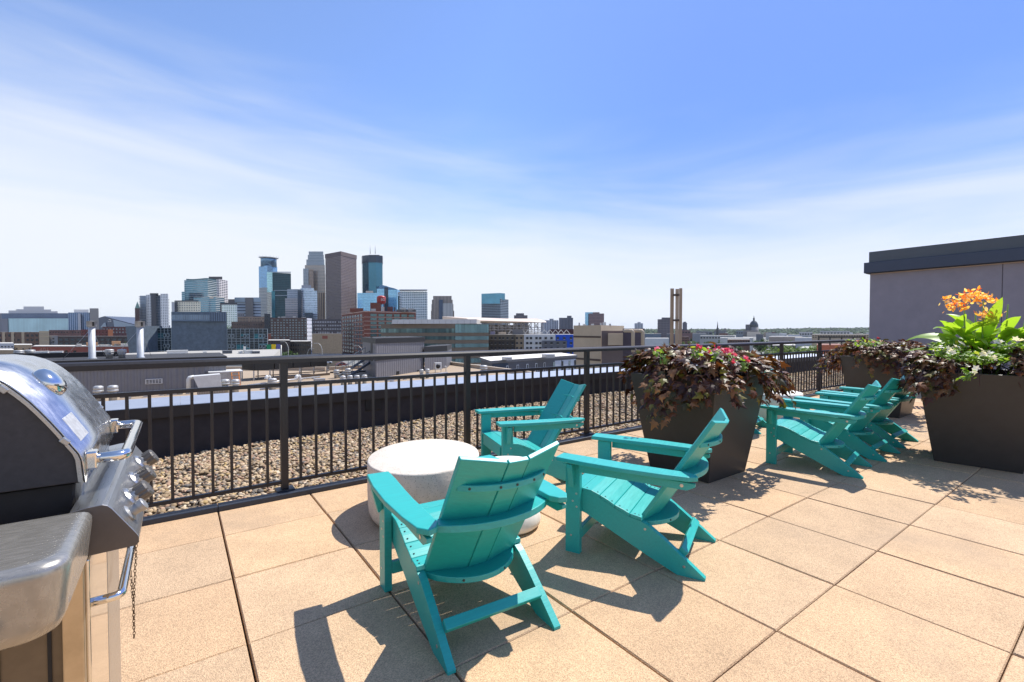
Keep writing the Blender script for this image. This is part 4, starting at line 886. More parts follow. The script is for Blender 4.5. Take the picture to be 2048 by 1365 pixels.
b = onz(474, 779, RZ); t = thing('ladder', 'short orange ladder leaning on a white roof box', 'ladder', b); k = (b-CAM).dot(FW)/F; mO = mat('ladder_orange', (.60, .20, .02), .5)
for x in (-.2, .2): mb = MB(); mb.bar((x, 0, 0), (x-.05, .5, 33*k), .05, .04); mb.build('rail', mO, t)
for i in range(5): mb = MB(); mb.bar((-.2, .08*i+.05, .2+i*.22), (.2, .08*i+.05, .2+i*.22), .03, .03); mb.build('rung', mO, t)
b = onz(468, 780, RZ)+Vector((-.3, 1.0, 0)); t = thing('duct_box', 'pale grey duct box behind the orange ladder', 'roof unit', b)
mb = MB(); mb.box((-.9, 0, .2), (.8, 1.6, 1.05)); mb.build('body', m_galv, t, bevel=.01); mb = MB(); mb.box((-1, -.1, 1.05), (.9, 1.7, 1.12)); mb.build('lid', m_dwht, t)
b = onz(877, 746, RZ); k = (b-CAM).dot(FW)/F; t = thing('condenser', 'white outdoor condenser with a round fan on a small stand', 'air conditioner', b, R(-8))
mb = MB(); mb.box((-7*k, 0, 6*k), (7*k, .35, 20*k)); mb.build('body', m_dwht, t, bevel=.02)
mb = MB(); mb.lathe([(4.4*k, 0), (4.4*k, .03), (.3*k, .035)], (0, 0, 0), 24)
for i in range(len(mb.v)): v_ = mb.v[i]; mb.v[i] = (v_[0]-.8*k, -v_[2]-.002, v_[1]+13*k)
mb.build('fan', m_black, t)
for x in (-6*k, 6*k): mb = MB(); mb.bar((x, .1, 0), (x, .1, 6*k), .05, .05, up=(1, 0, 0)); mb.build('leg', m_galv, t)
b = onz(892, 744, RZ); t = thing('gooseneck_vent', 'thin cream pipe bent over beside the condenser', 'vent pipe', b); k = (b-CAM).dot(FW)/F
mb = MB(); mb.tube(bend([(0, 0, 0), (0, 0, 11*k), (-2.5*k, 0, 11*k), (-2.5*k, 0, 9*k)], 1.2*k, 4), .9*k, 10); mb.build('pipe', m_dwht, t)
for i, (u, v, w_, h_, lab) in enumerate(((350, 790, 26, 5, 'flat white conduit box lying on the gravel at the foot of the siding'), (640, 765, 20, 6, 'low galvanised box right of the white gooseneck vent'), (765, 762, 15, 4, 'low dark box on the gravel under the middle penthouse'))):
    b = onz(u, v, RZ); k = (b-CAM).dot(FW)/F; mb = MB(); mb.box((-w_*k/2, 0, 0), (w_*k/2, .4, h_*k)); mb.box((-w_*k/2-.03, -.03, h_*k), (w_*k/2+.03, .43, h_*k+.04))
    tag(mb.build('junction_box', m_dwht if i == 0 else m_galv, loc=b, bevel=.01), lab, 'roof box')

# conduits and lines lying on the gravel
for i, (u0_, v0_, u1_, v1_, r_, lab) in enumerate(((495, 775, 640, 757, .06, 'thin grey conduit running over the gravel below the black chiller'), (520, 783, 740, 762, .05, 'thin grey conduit running in front of the four small capped vents'), (770, 766, 895, 748, .05, 'thin grey conduit along the foot of the penthouse annex'), (240, 800, 388, 788, .05, 'thin grey conduit along the foot of the ribbed siding'), (660, 748, 845, 744, .07, 'dark pipe run crossing the gravel behind the capped vents'))):
    a, b = onz(u0_, v0_, RZ), onz(u1_, v1_, RZ); mb = MB(); mid = a.lerp(b, .45)+Vector((.3, .5, 0)); up = Vector((0, 0, .12)); mb.tube([a+up, mid+up, b+up], r_, 8)
    for s in (.1, .3, .5, .7, .9): q = (a.lerp(mid, s/.5) if s < .5 else mid.lerp(b, (s-.5)/.5)); mb.box((q.x-.1, q.y-.12, RZ), (q.x+.1, q.y+.12, RZ+.1))
    tag(mb.build('conduit', m_galv if i < 4 else m_black), lab, 'pipe')

# ================================================================== THE CITY
m_ground = mat('city_ground', (.17, .17, .155), .9, noise=.5, nscale=.02, detail=10)
mb = MB(); mb.box((-14000, -6000, GZ-1), (16000, 16000, GZ)); tag(mb.build('ground', m_ground), kind='structure')
# elevated highway seen behind the chiller
mb = MB(); h0, h1 = plan(380, 105), plan(1130, 150); n_ = Vector((-(h1-h0).y, (h1-h0).x, 0)).normalized()
mb.extr([Vector((p.x, p.y, -12.4)) for p in (h0, h1, h1+n_*24, h0+n_*24)], (0, 0, .8)); tag(mb.build('highway', mat('highway_concrete', (.42, .38, .33), .85, noise=.12, nscale=.3)), kind='structure')
t = thing('highway_barrier', 'pale concrete barriers along both sides of the elevated highway', 'barrier')
for o_ in (.2, 12, 23.8): mb = MB(); mb.bar(h0+n_*o_+Vector((0, 0, -11.1)), h1+n_*o_+Vector((0, 0, -11.1)), .35, 1.0); mb.build('barrier_wall', mat('barrier_concrete', (.5, .47, .42), .85), t)
m_glass = mat('window_glass', (.035, .042, .048), .2, metal=.0, spec=.8); m_glass2 = mat('window_glass_teal', (.10, .17, .17), .12, metal=.5)
m_tyre = mat('tyre', (.01, .01, .01), .8)
def car(u, v, col, lab, rz):
    b = onz(u, v, -11.6); t = thing('parked_car' if False else 'car', lab, 'car', b, rz, 'cars on the elevated highway')
    mb = MB(); mb.extr([(-2.2, -.85, .35), (2.2, -.85, .35), (2.25, -.85, .75), (1.3, -.85, .9), (.7, -.85, 1.4), (-1.2, -.85, 1.42), (-1.9, -.85, .95), (-2.25, -.85, .85)], (0, 1.7, 0)); mb.build('body', mat('car_'+lab.split()[0], col, .3, coat=.5), t, bevel=.06)
    mb = MB(); mb.extr([(1.12, -.862, .93), (.62, -.862, 1.32), (-1.15, -.862, 1.34), (-1.65, -.862, .98)], (0, 1.724, 0)); mb.build('window', m_glass, t)
    for x in (-1.4, 1.4):
        for y in (-.78, .78): mb = MB(); mb.tube([(x, y-.1, .33), (x, y+.1, .33)], .33, 16); mb.build('wheel', m_tyre, t)
ang = math.atan2((h1-h0).y, (h1-h0).x)
car(684, 733, (.25, .03, .02), 'red car on the elevated highway above the four small vents', ang); car(652, 728, (.7, .7, .7), 'white car ahead of the red one on the elevated highway', ang)
m_pole = mat('pole_grey', (.38, .38, .36), .5, metal=.3)
for (u, v, sgn, dd, lab) in ((576.5, 684, -1, 125, 'street lamp between the traffic signs and the beige wall'), (644, 687, -1, 120, 'tall street lamp in front of the beige wall'), (615, 697, 1, 150, 'lower street lamp left of the beige wall'), (725, 692, -1, 110, 'street lamp at the left corner of the ribbed middle penthouse')):
    p = at(u, v, dd); t = thing('street_lamp', lab, 'street lamp', (p.x, p.y, -11.6), 0, 'street lamps along the highway'); H = p.z+11.6; rt_ = Vector((RT.x, RT.y, 0))*sgn
    mb = MB(); mb.tube([(0, 0, 0), (0, 0, H-1.6), Vector((0, 0, H-.6))+rt_*.3, Vector((0, 0, H))+rt_*.9, Vector((0, 0, H))+rt_*1.5], [.09, .08, .07, .06, .06], 8); mb.build('pole', m_pole, t)
    mb = MB(); mb.bar(Vector((0, 0, H))+rt_*1.4, Vector((0, 0, H-.03))+rt_*2.1, .25, .13); mb.build('lamp_head', m_pole, t)
p = at(562, 692, 140); t = thing('sign_gantry', 'highway sign gantry with a green, a yellow and a blue panel', 'road sign', (p.x, p.y, -11.6)); H = p.z+11.6; rt_ = Vector((RT.x, RT.y, 0))
mb = MB(); mb.tube([(0, 0, 0), (0, 0, H+.2)], .2, 8); mb.bar(Vector((0, 0, H)), Vector((0, 0, H))-rt_*4.6, .2, .25); mb.build('post', m_pole, t)
for (o_, w_, col, nm, dz) in ((-3.55, 1.15, (.0, .22, .10), 'green', -.35), (-2.1, 1.2, (.75, .52, .0), 'yellow', -.3), (-.7, 1.1, (.10, .10, .30), 'blue', -.25)):
    c = Vector((0, 0, H+dz))+rt_*o_-Vector((FW.x, FW.y, 0))*.25; mb = MB(); mb.extr([c-rt_*w_/2*1.05-Vector((0, 0, .75)), c+rt_*w_/2*1.05-Vector((0, 0, .75)), c+rt_*w_/2*1.05+Vector((0, 0, .75)), c-rt_*w_/2*1.05+Vector((0, 0, .75))], -Vector((FW.x, FW.y, 0))*.08)
    mb.build('sign_panel', mat('sign_'+nm, col, .5), t)

def windows(parent, A, B, z0, z1, cols, rows, wf, hf, m, th=.12, m2=None, cap=100, name='window', rnd=False, frame=None):
    A = Vector((A.x, A.y, 0)); B = Vector((B.x, B.y, 0)); L = (B-A).length; d = (B-A).normalized(); n = Vector((d.y, -d.x, 0))
    if n.dot(Vector((CAM.x, CAM.y, 0))-A) < 0: n = -n
    w = L/cols*wf; h = (z1-z0)/rows*hf; mb = MB(); f_ = .09 if frame else 0
    mb.extr([(-w/2, 0, -h/2), (w/2, 0, -h/2), (w/2, 0, h/2), (-w/2, 0, h/2)], (0, -th, 0), 0)
    if frame:
        for (a, b, c_, e) in ((-w/2-f_, -h/2-f_, w/2+f_, -h/2), (-w/2-f_, h/2, w/2+f_, h/2+f_), (-w/2-f_, -h/2, -w/2, h/2), (w/2, -h/2, w/2+f_, h/2)): mb.extr([(a, 0, b), (c_, 0, b), (c_, 0, e), (a, 0, e)], (0, -th-.06, 0), 1)
    ms = [m, frame] if frame else [m]
    first = None; cnt = sum(1 for c in parent.children if c.name.startswith(name)) if False else 0; rest_ = MB(); rz = math.atan2(d.y, d.x)
    if n.dot(Vector((-math.sin(rz), math.cos(rz), 0))) > 0: rz += math.pi
    for r_ in range(rows):
        for c in range(cols):
            if rnd and random.random() < .12: continue
            p = A+d*(L*(c+.5)/cols); z = z1-(z1-z0)*(r_+.5)/rows
            if cnt < cap:
                if first is None: o = first = mb.build(name, ms, parent)
                else: o = first.copy(); C.objects.link(o)
                o.location = (p.x, p.y, z); o.rotation_euler = (0, 0, rz); cnt += 1
            else: rest_.extr([p-d*w/2+Vector((0, 0, z-h/2)), p+d*w/2+Vector((0, 0, z-h/2)), p+d*w/2+Vector((0, 0, z+h/2)), p-d*w/2+Vector((0, 0, z+h/2))], n*th)
    if rest_.v: tag(rest_.build(name, ms, parent), kind='stuff')
    return cnt
def bands(parent, A, B, zs, m, th=.15, name='window_band', s0=0., s1=1.):
    A = Vector((A.x, A.y, 0)); B = Vector((B.x, B.y, 0)); d = (B-A); n = Vector((d.y, -d.x, 0)).normalized()
    if n.dot(Vector((CAM.x, CAM.y, 0))-A) < 0: n = -n
    A2, B2 = A+d*s0, A+d*s1
    for (a, b) in zs:
        L = (B2-A2).length; mb = MB(); q = [A2+Vector((0, 0, a)), B2+Vector((0, 0, a)), B2+Vector((0, 0, b)), A2+Vector((0, 0, b))]
        mb.extr([p+n*.01 for p in q], n*th)
        q2 = [p+n*(th+.012) for p in q]; mb.face(q2 if (q2[1]-q2[0]).cross(q2[3]-q2[0]).dot(n) > 0 else [q2[1], q2[0], q2[3], q2[2]], 0, [(0, 0), (L, 0), (L, b-a), (0, b-a)])
        mb.build(name, m, parent)
def bld(name, lab, fp, z1, m, roof=None, z0=GZ, cat='building', group=None, cap_=None):
    t = thing(name, lab, cat, (0, 0, 0), 0, group)
    mb = MB(); prism(mb, fp, z0, z1, 0, 1); mb.build('wall', [m, roof or m_rooflt], t)
    return t
def addbox(t, name, fp, z0, z1, m, roof=None): mb = MB(); prism(mb, fp, z0, z1, 0, 1); return mb.build(name, [m, roof or m], t)
m_rooflt = mat('roof_light', (.50, .48, .44), .85, noise=.12, nscale=.2); m_roofdk = mat('roof_dark', (.12, .11, .105), .9, noise=.2, nscale=.3)

# ---- towers of the skyline
def wmat(k): return k
GT = 'downtown towers on the skyline'
f_blue = facade('glass_blue', (.10, .17, .25), (.16, .34, .56), 4, 3, .78, .9, gmetal=.75, var=.25)
t = bld('office_tower', 'tall blue glass tower with a round lantern top and thin crown ring', quad(plan(519, 1310), plan(536, 1285), plan(556, 1322)), hgt(533, 1300), f_blue, group=GT)
mb = MB(); c0 = plan(539, 1315); zA, zB = hgt(534, 1300), hgt(517, 1300); mb.lathe([(20.5, zA), (20.5, zB-2), (20, zB), (.1, zB+.5)], (c0.x, c0.y, 0), 28); mb.build('lantern', mat('lantern_glass', (.14, .26, .38), .2, metal=.6), t)
mb = MB(); mb.lathe([(22, zB+.6), (25.5, zB+2.2), (25.5, zB+3), (22, zB+2)], (c0.x, c0.y, 0), 28); mb.build('crown', mat('crown_white', (.6, .62, .65), .5), t)
mb = MB()
for k in range(16): a = k*math.pi/8; mb.bar((c0.x+24*math.cos(a), c0.y+24*math.sin(a), zB+3), (c0.x+25.5*math.cos(a), c0.y+25.5*math.sin(a), zB+7), .5, .5)
mb.build('mast', mat('crown_white'), t)
addbox(t, 'annex', slab(519, 543, 1270, 15), GZ, hgt(576, 1270), facade('annex_grid', (.42, .40, .36), (.09, .14, .18), 4, 3.4, .5, .7, var=.3))
f_teal = facade('glass_teal_dark', (.008, .026, .035), (.010, .042, .058), 4.2, 3.2, .82, .92, gmetal=.6, var=.5, grough=.1)
t = bld('office_tower', 'dark teal glass slab tower with a pale edge overlapping the round topped tower', quad(plan(535, 1130), plan(546, 1090), plan(583, 1106)), hgt(547, 1100), f_teal, m_roofdk, group=GT)
addbox(t, 'edge_fin', slab(535, 546, 1085, 4), hgt(585, 1085), hgt(545, 1085), facade('fin_glass', (.25, .45, .48), (.35, .58, .60), 4, 3, .8, .9, gmetal=.5))
addbox(t, 'roof_rim', slab(541, 583, 1090, 3), hgt(547, 1100), hgt(545.4, 1100), mat('rim_grey', (.3, .36, .4), .5))
for (va, vb) in ((581, 582.2), (590.8, 592.2)): addbox(t, 'spandrel', slab(548, 583, 1086, 2), hgt(vb, 1086), hgt(va, 1086), mat('rim_grey'))
addbox(t, 'lower_bay', slab(544, 551, 1084, 3), GZ, hgt(583, 1084), mat('bay_teal', (.03, .17, .22), .15, metal=.5))
# stepped stone and glass tower
f_wf = facade('stone_grid_pale', (.50, .39, .28), (.16, .20, .24), 4, 2.6, .62, .55, gmetal=.6, var=.3)
f_wf2 = facade('stone_grid_cool', (.30, .32, .33), (.18, .23, .28), 4, 2.6, .62, .6, gmetal=.6, var=.3)
t = bld('office_tower', 'tall stepped stone tower narrowing towards a flat grey top, left of the brown tower', slab(609, 651.5, 1310, 40), hgt(548, 1310), f_wf, group=GT)
for (ua, ub, va, dd, mm) in ((611, 651, 531, 1312, f_wf), (614, 650, 520, 1316, f_wf2), (617, 649, 511, 1320, f_wf2), (619, 648, 504, 1324, f_wf2)): addbox(t, 'setback', slab(ua, ub, dd, 40), hgt(560, dd), hgt(va, dd), mm)
addbox(t, 'side_wing', slab(607.5, 618, 1298, 8), GZ, hgt(538, 1298), f_wf2); addbox(t, 'side_wing', slab(619, 628, 1296, 8), GZ, hgt(540, 1296), facade('stone_grid_warm', (.36, .24, .16), (.10, .12, .14), 4, 2.4, .6, .5, var=.3))
addbox(t, 'pier_base', slab(631, 651.5, 1294, 6), GZ, hgt(586, 1294), facade('stone_piers', (.38, .27, .17), (.07, .07, .08), 60, 5.2, 1.0, .45, var=.1))
f_brn = facade('brown_grid_shade', (.072, .056, .056), (.035, .035, .045), 3.9, 3.0, .55, .6, gmetal=.4, var=.6); f_brn2 = facade('brown_grid_lit', (.20, .145, .13), (.03, .03, .04), 3.9, 3.3, .55, .5, gmetal=.3, var=.5)
L_, C_, R_ = plan(652, 1225), plan(683, 1180), plan(714, 1243)
t = thing('office_tower', 'tall dark brown square tower with a fine grid of windows, widest of the skyline', 'building', group=GT)
mb = MB(); prism(mb, quad(L_, C_, R_), GZ, hgt(506, 1190), 0, 1); n0 = len(mb.f)
mb.build('wall', [facade('brown_grid', (.15, .112, .105), (.03, .03, .038), 3.9, 3.1, .55, .55, gmetal=.4, var=.6), m_roofdk], t)
addbox(t, 'top_band', grow(quad(L_, C_, R_), 1.0), hgt(513, 1190), hgt(505, 1190), mat('brown_stone', (.14, .105, .10), .8))
# octagonal blue tower with masts
f_ids = facade('glass_ids', (.02, .07, .10), (.05, .17, .24), 3.8, 1.6, .9, .82, gmetal=.8, var=.15, grough=.08)
P8 = [plan(724.5, 1310), plan(726, 1290), plan(735, 1280), plan(738, 1279), plan(753, 1279), plan(765.5, 1290), plan(766.5, 1310), plan(745, 1350)]
t = bld('office_tower', 'blue faceted glass tower with a dark top and two thin masts', P8, hgt(526, 1285), f_ids, m_roofdk, group=GT)
mb = MB(); prism(mb, grow(P8, .6), hgt(526.5, 1285), hgt(512, 1285), 0); mb.build('top_band', facade('ids_top', (.02, .03, .045), (.03, .05, .075), 20, 1.6, .9, .6, gmetal=.4), t)
addbox(t, 'roof_plant', slab(738, 760, 1300, 20), hgt(512, 1285), hgt(509, 1285), m_roofdk)
for u, v in ((741.5, 492), (751.5, 491)):
    p = plan(u, 1300); mb = MB(); mb.tube([(p.x, p.y, hgt(509, 1300)), (p.x, p.y, hgt(v, 1300))], [.9, .35], 6); mb.build('mast', m_pole, t)
f_lb = facade('glass_lightblue', (.14, .28, .38), (.20, .40, .56), 3.8, 4, .82, .94, gmetal=.8, var=.12)
t = bld('office_block', 'low light blue glass block under the faceted blue tower', slab(715, 766, 1150, 30), hgt(586.5, 1150), f_lb, group=GT); addbox(t, 'roof_plant', slab(732, 747, 1155, 12), hgt(586.5, 1150), hgt(582, 1150), mat('plant_cream', (.55, .48, .42), .7))
t = thing('office_tower', 'light blue glass tower with a folded gable top behind the red water tank', 'building', group=GT)
mb = MB(); A_, B_ = plan(754, 1250), plan(794, 1250); n_ = Vector((FW.x, FW.y, 0)); z_ = [hgt(v, 1250) for v in (581, 570, 573, 574, 577, 579)]
q = [A_.lerp(B_, s) for s in (0, .20, .52, .54, .86, 1)]
mb.extr([Vector((p.x, p.y, z)) for p, z in list(zip(q, z_))[:3]]+[Vector((q[3].x, q[3].y, z_[3]))]+[Vector((p.x, p.y, z)) for p, z in list(zip(q, z_))[4:]]+[Vector((B_.x, B_.y, GZ)), Vector((A_.x, A_.y, GZ))], n_*40)
mb.build('wall', facade('glass_sky', (.11, .24, .36), (.18, .36, .55), 3.8, 3.2, .8, .9, gmetal=.8, var=.1), t)
for (ua, ub, vt, dd) in ((754, 769, 578, 1244), (777, 793.5, 580, 1240)): addbox(t, 'bay', slab(ua, ub, dd, 6), GZ, hgt(vt, dd), f_lb)
addbox(t, 'shaft', slab(769.5, 776.5, 1246, 4), GZ, hgt(575, 1246), mat('shaft_dark', (.02, .04, .07), .2, metal=.5))
f_nr = facade('white_frame_glass', (.62, .63, .64), (.10, .17, .22), 4, 4.4, .62, .82, gmetal=.6, var=.5)
t = bld('office_tower', 'white framed glass tower under a thin overhanging flat canopy', quad(plan(796, 1120), plan(804, 1095), plan(855, 1105)), hgt(584, 1100), f_nr, group=GT)
addbox(t, 'canopy', slab(799, 855, 1092, 30), hgt(581, 1092), hgt(579.3, 1092), mat('crown_white')); 
for k in range(9): addbox(t, 'canopy_column', slab(803+k*6, 804+k*6, 1096, 2), hgt(584, 1096), hgt(581, 1096), mat('crown_white'))
addbox(t, 'side_wing', slab(796, 803, 1110, 20), GZ, hgt(592, 1100), f_teal)
f_deco = facade('deco_stone', (.30, .25, .21), (.05, .055, .07), 60, 3.0, 1.0, .42, var=.15, gmetal=.2)
t = bld('office_tower', 'art deco stone tower with vertical piers and stepped shoulders', slab(862, 908.5, 1010, 30), hgt(622, 1010), f_deco, group=GT)
for (ua, ub, vt, dd) in ((863, 907, 609, 1008), (864, 905.5, 600, 1006), (866.5, 903.5, 592.5, 1004)): addbox(t, 'setback', slab(ua, ub, dd, 30), GZ, hgt(vt, dd), f_deco)
addbox(t, 'setback', slab(878, 886, 1000, 5), GZ, hgt(600, 1000), mat('deco_blue', (.05, .08, .14), .3, metal=.5)); addbox(t, 'setback', slab(886, 906, 998, 6), GZ, hgt(607, 998), facade('deco_pale', (.38, .38, .37), (.14, .16, .19), 60, 3.0, 1.0, .35, var=.15, gmetal=.2))
f_os = facade('glass_banded', (.16, .19, .22), (.045, .07, .10), 3.6, 5, .55, .98, gmetal=.5, var=.2)
L_, C_, R_ = plan(963, 1020), plan(1001, 1000), plan(1017, 1030)
t = bld('office_tower', 'lone banded glass office tower with a blue upper third right of the art deco tower', quad(L_, C_, R_), hgt(598, 1000), f_os, m_roofdk, group=GT)
addbox(t, 'top_block', quad(plan(963, 1022), plan(1000, 1002), plan(1010, 1012)), hgt(600, 1000), hgt(586.5, 1000), mat('blue_top_glass', (.10, .27, .38), .1, metal=.75, noise=.2, nscale=.05)); addbox(t, 'side_glass', slab(963.5, 1000, 999, 2, 997), hgt(608, 1000), hgt(598, 1000), mat('blue_top_glass'))
# light glass stepped tower
f_5 = facade('glass_silver', (.46, .51, .57), (.26, .36, .46), 3.8, 2.8, .60, .86, gmetal=.7, var=.55)
f_5b = facade('stone_bands', (.27, .24, .24), (.15, .19, .24), 3.8, 6, .5, .95, gmetal=.5, var=.3)
t = bld('office_tower', 'silvery stepped glass tower in front of the stone tower', slab(605, 635, 1000, 30), hgt(582, 1000), f_5, group=GT)
for (ua, ub, vt, dd, mm) in ((602, 629, 577, 1010, f_5), (604, 623, 571, 1016, mat('lilac_glass', (.25, .28, .35), .3, metal=.5)), (575, 606, 579, 1005, facade('lilac_grid', (.24, .26, .30), (.16, .21, .28), 3.8, 2.8, .6, .85, gmetal=.6, var=.3)), (571, 606, 597, 996, f_5b)): addbox(t, 'setback', slab(ua, ub, dd, 30), GZ, hgt(vt, dd), mm)
addbox(t, 'recess', slab(596, 603, 994, 3), GZ, hgt(581, 994), mat('shaft_dark')); addbox(t, 'low_block', slab(609, 626, 985, 10), GZ, hgt(626, 985), mat('shaft_dark'))
# residential tower with balconies at the left
f_apt = facade('apt_pale', (.62, .62, .62), (.09, .12, .16), 3.1, 3.5, .5, .45, var=.6); f_aptg = facade('apt_glass', (.26, .31, .37), (.16, .22, .30), 3.1, 2.6, .6, .85, gmetal=.6, var=.5)
t = thing('apartment_tower', 'pale apartment tower with balconies and a dark central shaft, leftmost high rise', 'building', group=GT)
for (nm, ua, ub, vt, dd, mm) in (('wall', 281, 294, 592, 915, f_aptg), ('wall', 293, 304, 590, 905, f_apt), ('shaft', 303, 313, 588, 903, mat('shaft_slate', (.045, .05, .065), .5)), ('wall', 311, 325, 591, 910, f_aptg), ('wall', 322, 337.5, 588, 900, f_apt)): addbox(t, nm, slab(ua, ub, dd, 25), GZ, hgt(vt, dd), mm, m_roofdk)
addbox(t, 'penthouse', slab(301, 318, 905, 15), hgt(591, 905), hgt(587, 905), mat('shaft_slate'))
mb = MB()
for k in range(20): zz = hgt(594.5+k*3.05, 900); mb.box((0, 0, 0), (.001, .001, .001)) if False else None; q = slab(279, 292, 898, 4); mb.extr([Vector((p.x, p.y, zz)) for p in q], (0, 0, 1.0))
mb.build('balcony', mat('balcony_grey', (.20, .22, .25), .5), t)
mb = MB()
for k in range(18): zz = hgt(600+k*3.05, 905); q = slab(337.6, 339.6, 904, 4); mb.extr([Vector((p.x, p.y, zz)) for p in q], (0, 0, 1.0))
mb.build('balcony', mat('balcony_grey'), t)
t = bld('church_tower', 'brick tower with a pale green pyramid roof left of the leftmost high rise', slab(270.5, 281, 905, 8), hgt(617, 905), mat('dark_brick', (.10, .055, .05), .85, noise=.2, nscale=.3), cat='tower')
mb = MB(); q = slab(270.5, 281, 905, 8); ap = sum(q, Vector())/4; ap.z = hgt(603, 905)
for i in range(4): mb.face([Vector((q[i].x, q[i].y, hgt(617, 905))), Vector((q[(i+1) % 4].x, q[(i+1) % 4].y, hgt(617, 905))), ap])
mb.build('roof', mat('copper_green', (.22, .36, .30), .7), t)
# curved teal tower and the white grid tower behind it
f_ct = facade('teal_bands', (.30, .32, .32), (.08, .19, .25), 3.9, 8, .62, 1.0, gmetal=.7, var=.15, tone=.3)
t = thing('office_tower', 'curved teal glass tower with horizontal bands, wavy in plan', 'building', group=GT)
def wavy(ua, ub, d, amp, ph_, dep=30, K=16):
    f_ = [plan(ua+(ub-ua)*i/K, d+amp*math.sin(ph_+i/K*4.2)) for i in range(K+1)]; n = Vector((FW.x, FW.y, 0)); return f_+[f_[-1]+n*dep, f_[0]+n*dep]
mb = MB(); prism(mb, wavy(370, 417, 1000, 10, .4), GZ, hgt(560.5, 1000), 0); mb.build('wall', f_ct, t); mb = MB(); prism(mb, wavy(374, 416, 1003, 10, .4), hgt(560.5, 1000), hgt(557.5, 1000), 0); mb.build('top_band', mat('teal_top', (.05, .14, .17), .3, metal=.5), t)
mb = MB(); prism(mb, wavy(388, 432, 975, 9, 1.2), GZ, hgt(595, 975), 0); mb.build('lower_wing', f_ct, t); addbox(t, 'side_wing', slab(364.5, 371, 990, 20), GZ, hgt(584, 990), f_ct)
mb = MB(); prism(mb, wavy(404, 431.5, 974, 9, 1.6), hgt(598, 975), hgt(594, 975), 0); mb.build('cornice', mat('cornice_cream', (.62, .54, .44), .6), t)
f_wg = facade('white_grid', (.62, .59, .58), (.035, .045, .075), 4.0, 8, .58, .82, gmetal=.3, var=.4)
t = bld('office_tower', 'white concrete tower with dark strip windows and a black cap, behind the curved one', quad(plan(417, 1120), plan(440, 1095), plan(457, 1128)), hgt(559, 1095), f_wg, m_roofdk, group=GT); addbox(t, 'cap', slab(419, 446, 1110, 20), hgt(559, 1110), hgt(554, 1110), m_roofdk)
t = bld('hotel', 'cream hotel block with rows of small square windows under the curved tower', slab(344, 402, 800, 25), hgt(604, 800), facade('cream_grid', (.66, .59, .46), (.07, .08, .10), 4.2, 4.1, .42, .45, var=.3, gmetal=.2), m_roofdk, group=GT)
addbox(t, 'corner', slab(344, 350, 796, 5), GZ, hgt(605, 796), mat('pale_stone', (.48, .49, .52), .7)); addbox(t, 'corner', slab(350, 355, 797, 4), GZ, hgt(604.5, 797), mat('shaft_slate')); addbox(t, 'parapet', slab(350, 398, 802, 20), hgt(604, 802), hgt(601.5, 802), m_roofdk)
t = bld('office_block', 'white and pale glass office block right of the curved tower', slab(444, 475, 850, 25), hgt(610, 850), facade('white_panel', (.52, .56, .58), (.34, .47, .50), 4, 4, .6, .7, gmetal=.5, var=.3), m_roofdk, group=GT); addbox(t, 'parapet', slab(441, 475, 855, 20), hgt(640, 855), hgt(606, 855), mat('shaft_slate'))
t = bld('office_tower', 'wide blue banded office block with a plain grey centre strip', slab(470, 522, 1050, 30), hgt(595.5, 1050), facade('blue_bands', (.30, .35, .42), (.07, .09, .14), 6.6, 10, .45, 1.0, gmetal=.4, var=.1), group=GT)
addbox(t, 'centre_strip', slab(491.5, 507, 1046, 4), GZ, hgt(596, 1046), mat('strip_grey', (.17, .16, .16), .7)); addbox(t, 'top_band', slab(470.5, 491, 1047, 3), hgt(605, 1047), hgt(595.8, 1047), mat('blue_top_band', (.24, .32, .42), .3, metal=.5)); addbox(t, 'top_band', slab(507.5, 522, 1047, 3), hgt(605, 1047), hgt(596.5, 1047), mat('blue_top_band'))
bld('office_block', 'small brown flat block peeping between the white tower and the blue banded block', slab(457, 471, 1100, 20), hgt(599, 1100), mat('brown_plain', (.16, .135, .13), .8), m_roofdk)

# ---- buildings around the skyline's feet
f_dkb = facade('dark_brick_windows', (.068, .050, .045), (.10, .12, .13), 3.8, 3.2, .42, .42, var=.9, gmetal=.2)
m_dkbrick = mat('brick_umber', (.075, .052, .046), .85, noise=.2, nscale=.4)
GM = 'older masonry blocks below the skyline'
def masonry(lab, ua, ub, d, vt, m, cols, rows, vb, mw=None, wf=.45, hf=.5, name='brick_block', roof=None, dep=22, rnd=True, group=GM):
    fp = slab(ua, ub, d, dep); t = bld(name, lab, fp, hgt(vt, d), m, roof or m_roofdk, group=group)
    if cols: windows(t, fp[0], fp[1], hgt(vb, d), hgt(vt, d)-1.0, cols, rows, wf, hf, mw or m_glass, th=.12, rnd=rnd)
    return t, fp
m_wlight = mat('window_pale', (.24, .30, .31), .2, metal=.3); m_wwhite = mat('window_white', (.5, .52, .54), .35)
t, fp = masonry('dark brick block with columns of pale green windows behind the traffic signs', 541, 614, 420, 636, m_dkbrick, 12, 9, 684, m_wlight, .5, .45); addbox(t, 'end_wall', slab(614, 624, 418, 8, 430), GZ, hgt(637, 420), facade('white_end', (.50, .51, .56), (.06, .08, .10), 3.6, 3.2, .4, .35, var=.2))
for (ua, ub, va) in ((556, 561, 634), (563, 571, 633.6), (586, 592, 633), (604, 612, 634.6)): addbox(t, 'roof_box', slab(ua, ub, 425, 3), hgt(637, 425), hgt(va, 425), m_rooflt)
masonry('narrow dark slate block left of the dark brick block', 529, 541, 440, 628, mat('slate_dark', (.035, .042, .05), .7), 3, 8, 680, m_glass)
t, fp = masonry('dark grey block with rows of small white arched windows above the beige wall', 626, 683, 440, 639, mat('granite_dark', (.07, .062, .065), .8, noise=.2, nscale=.5), 17, 7, 690, m_wwhite, .4, .42)
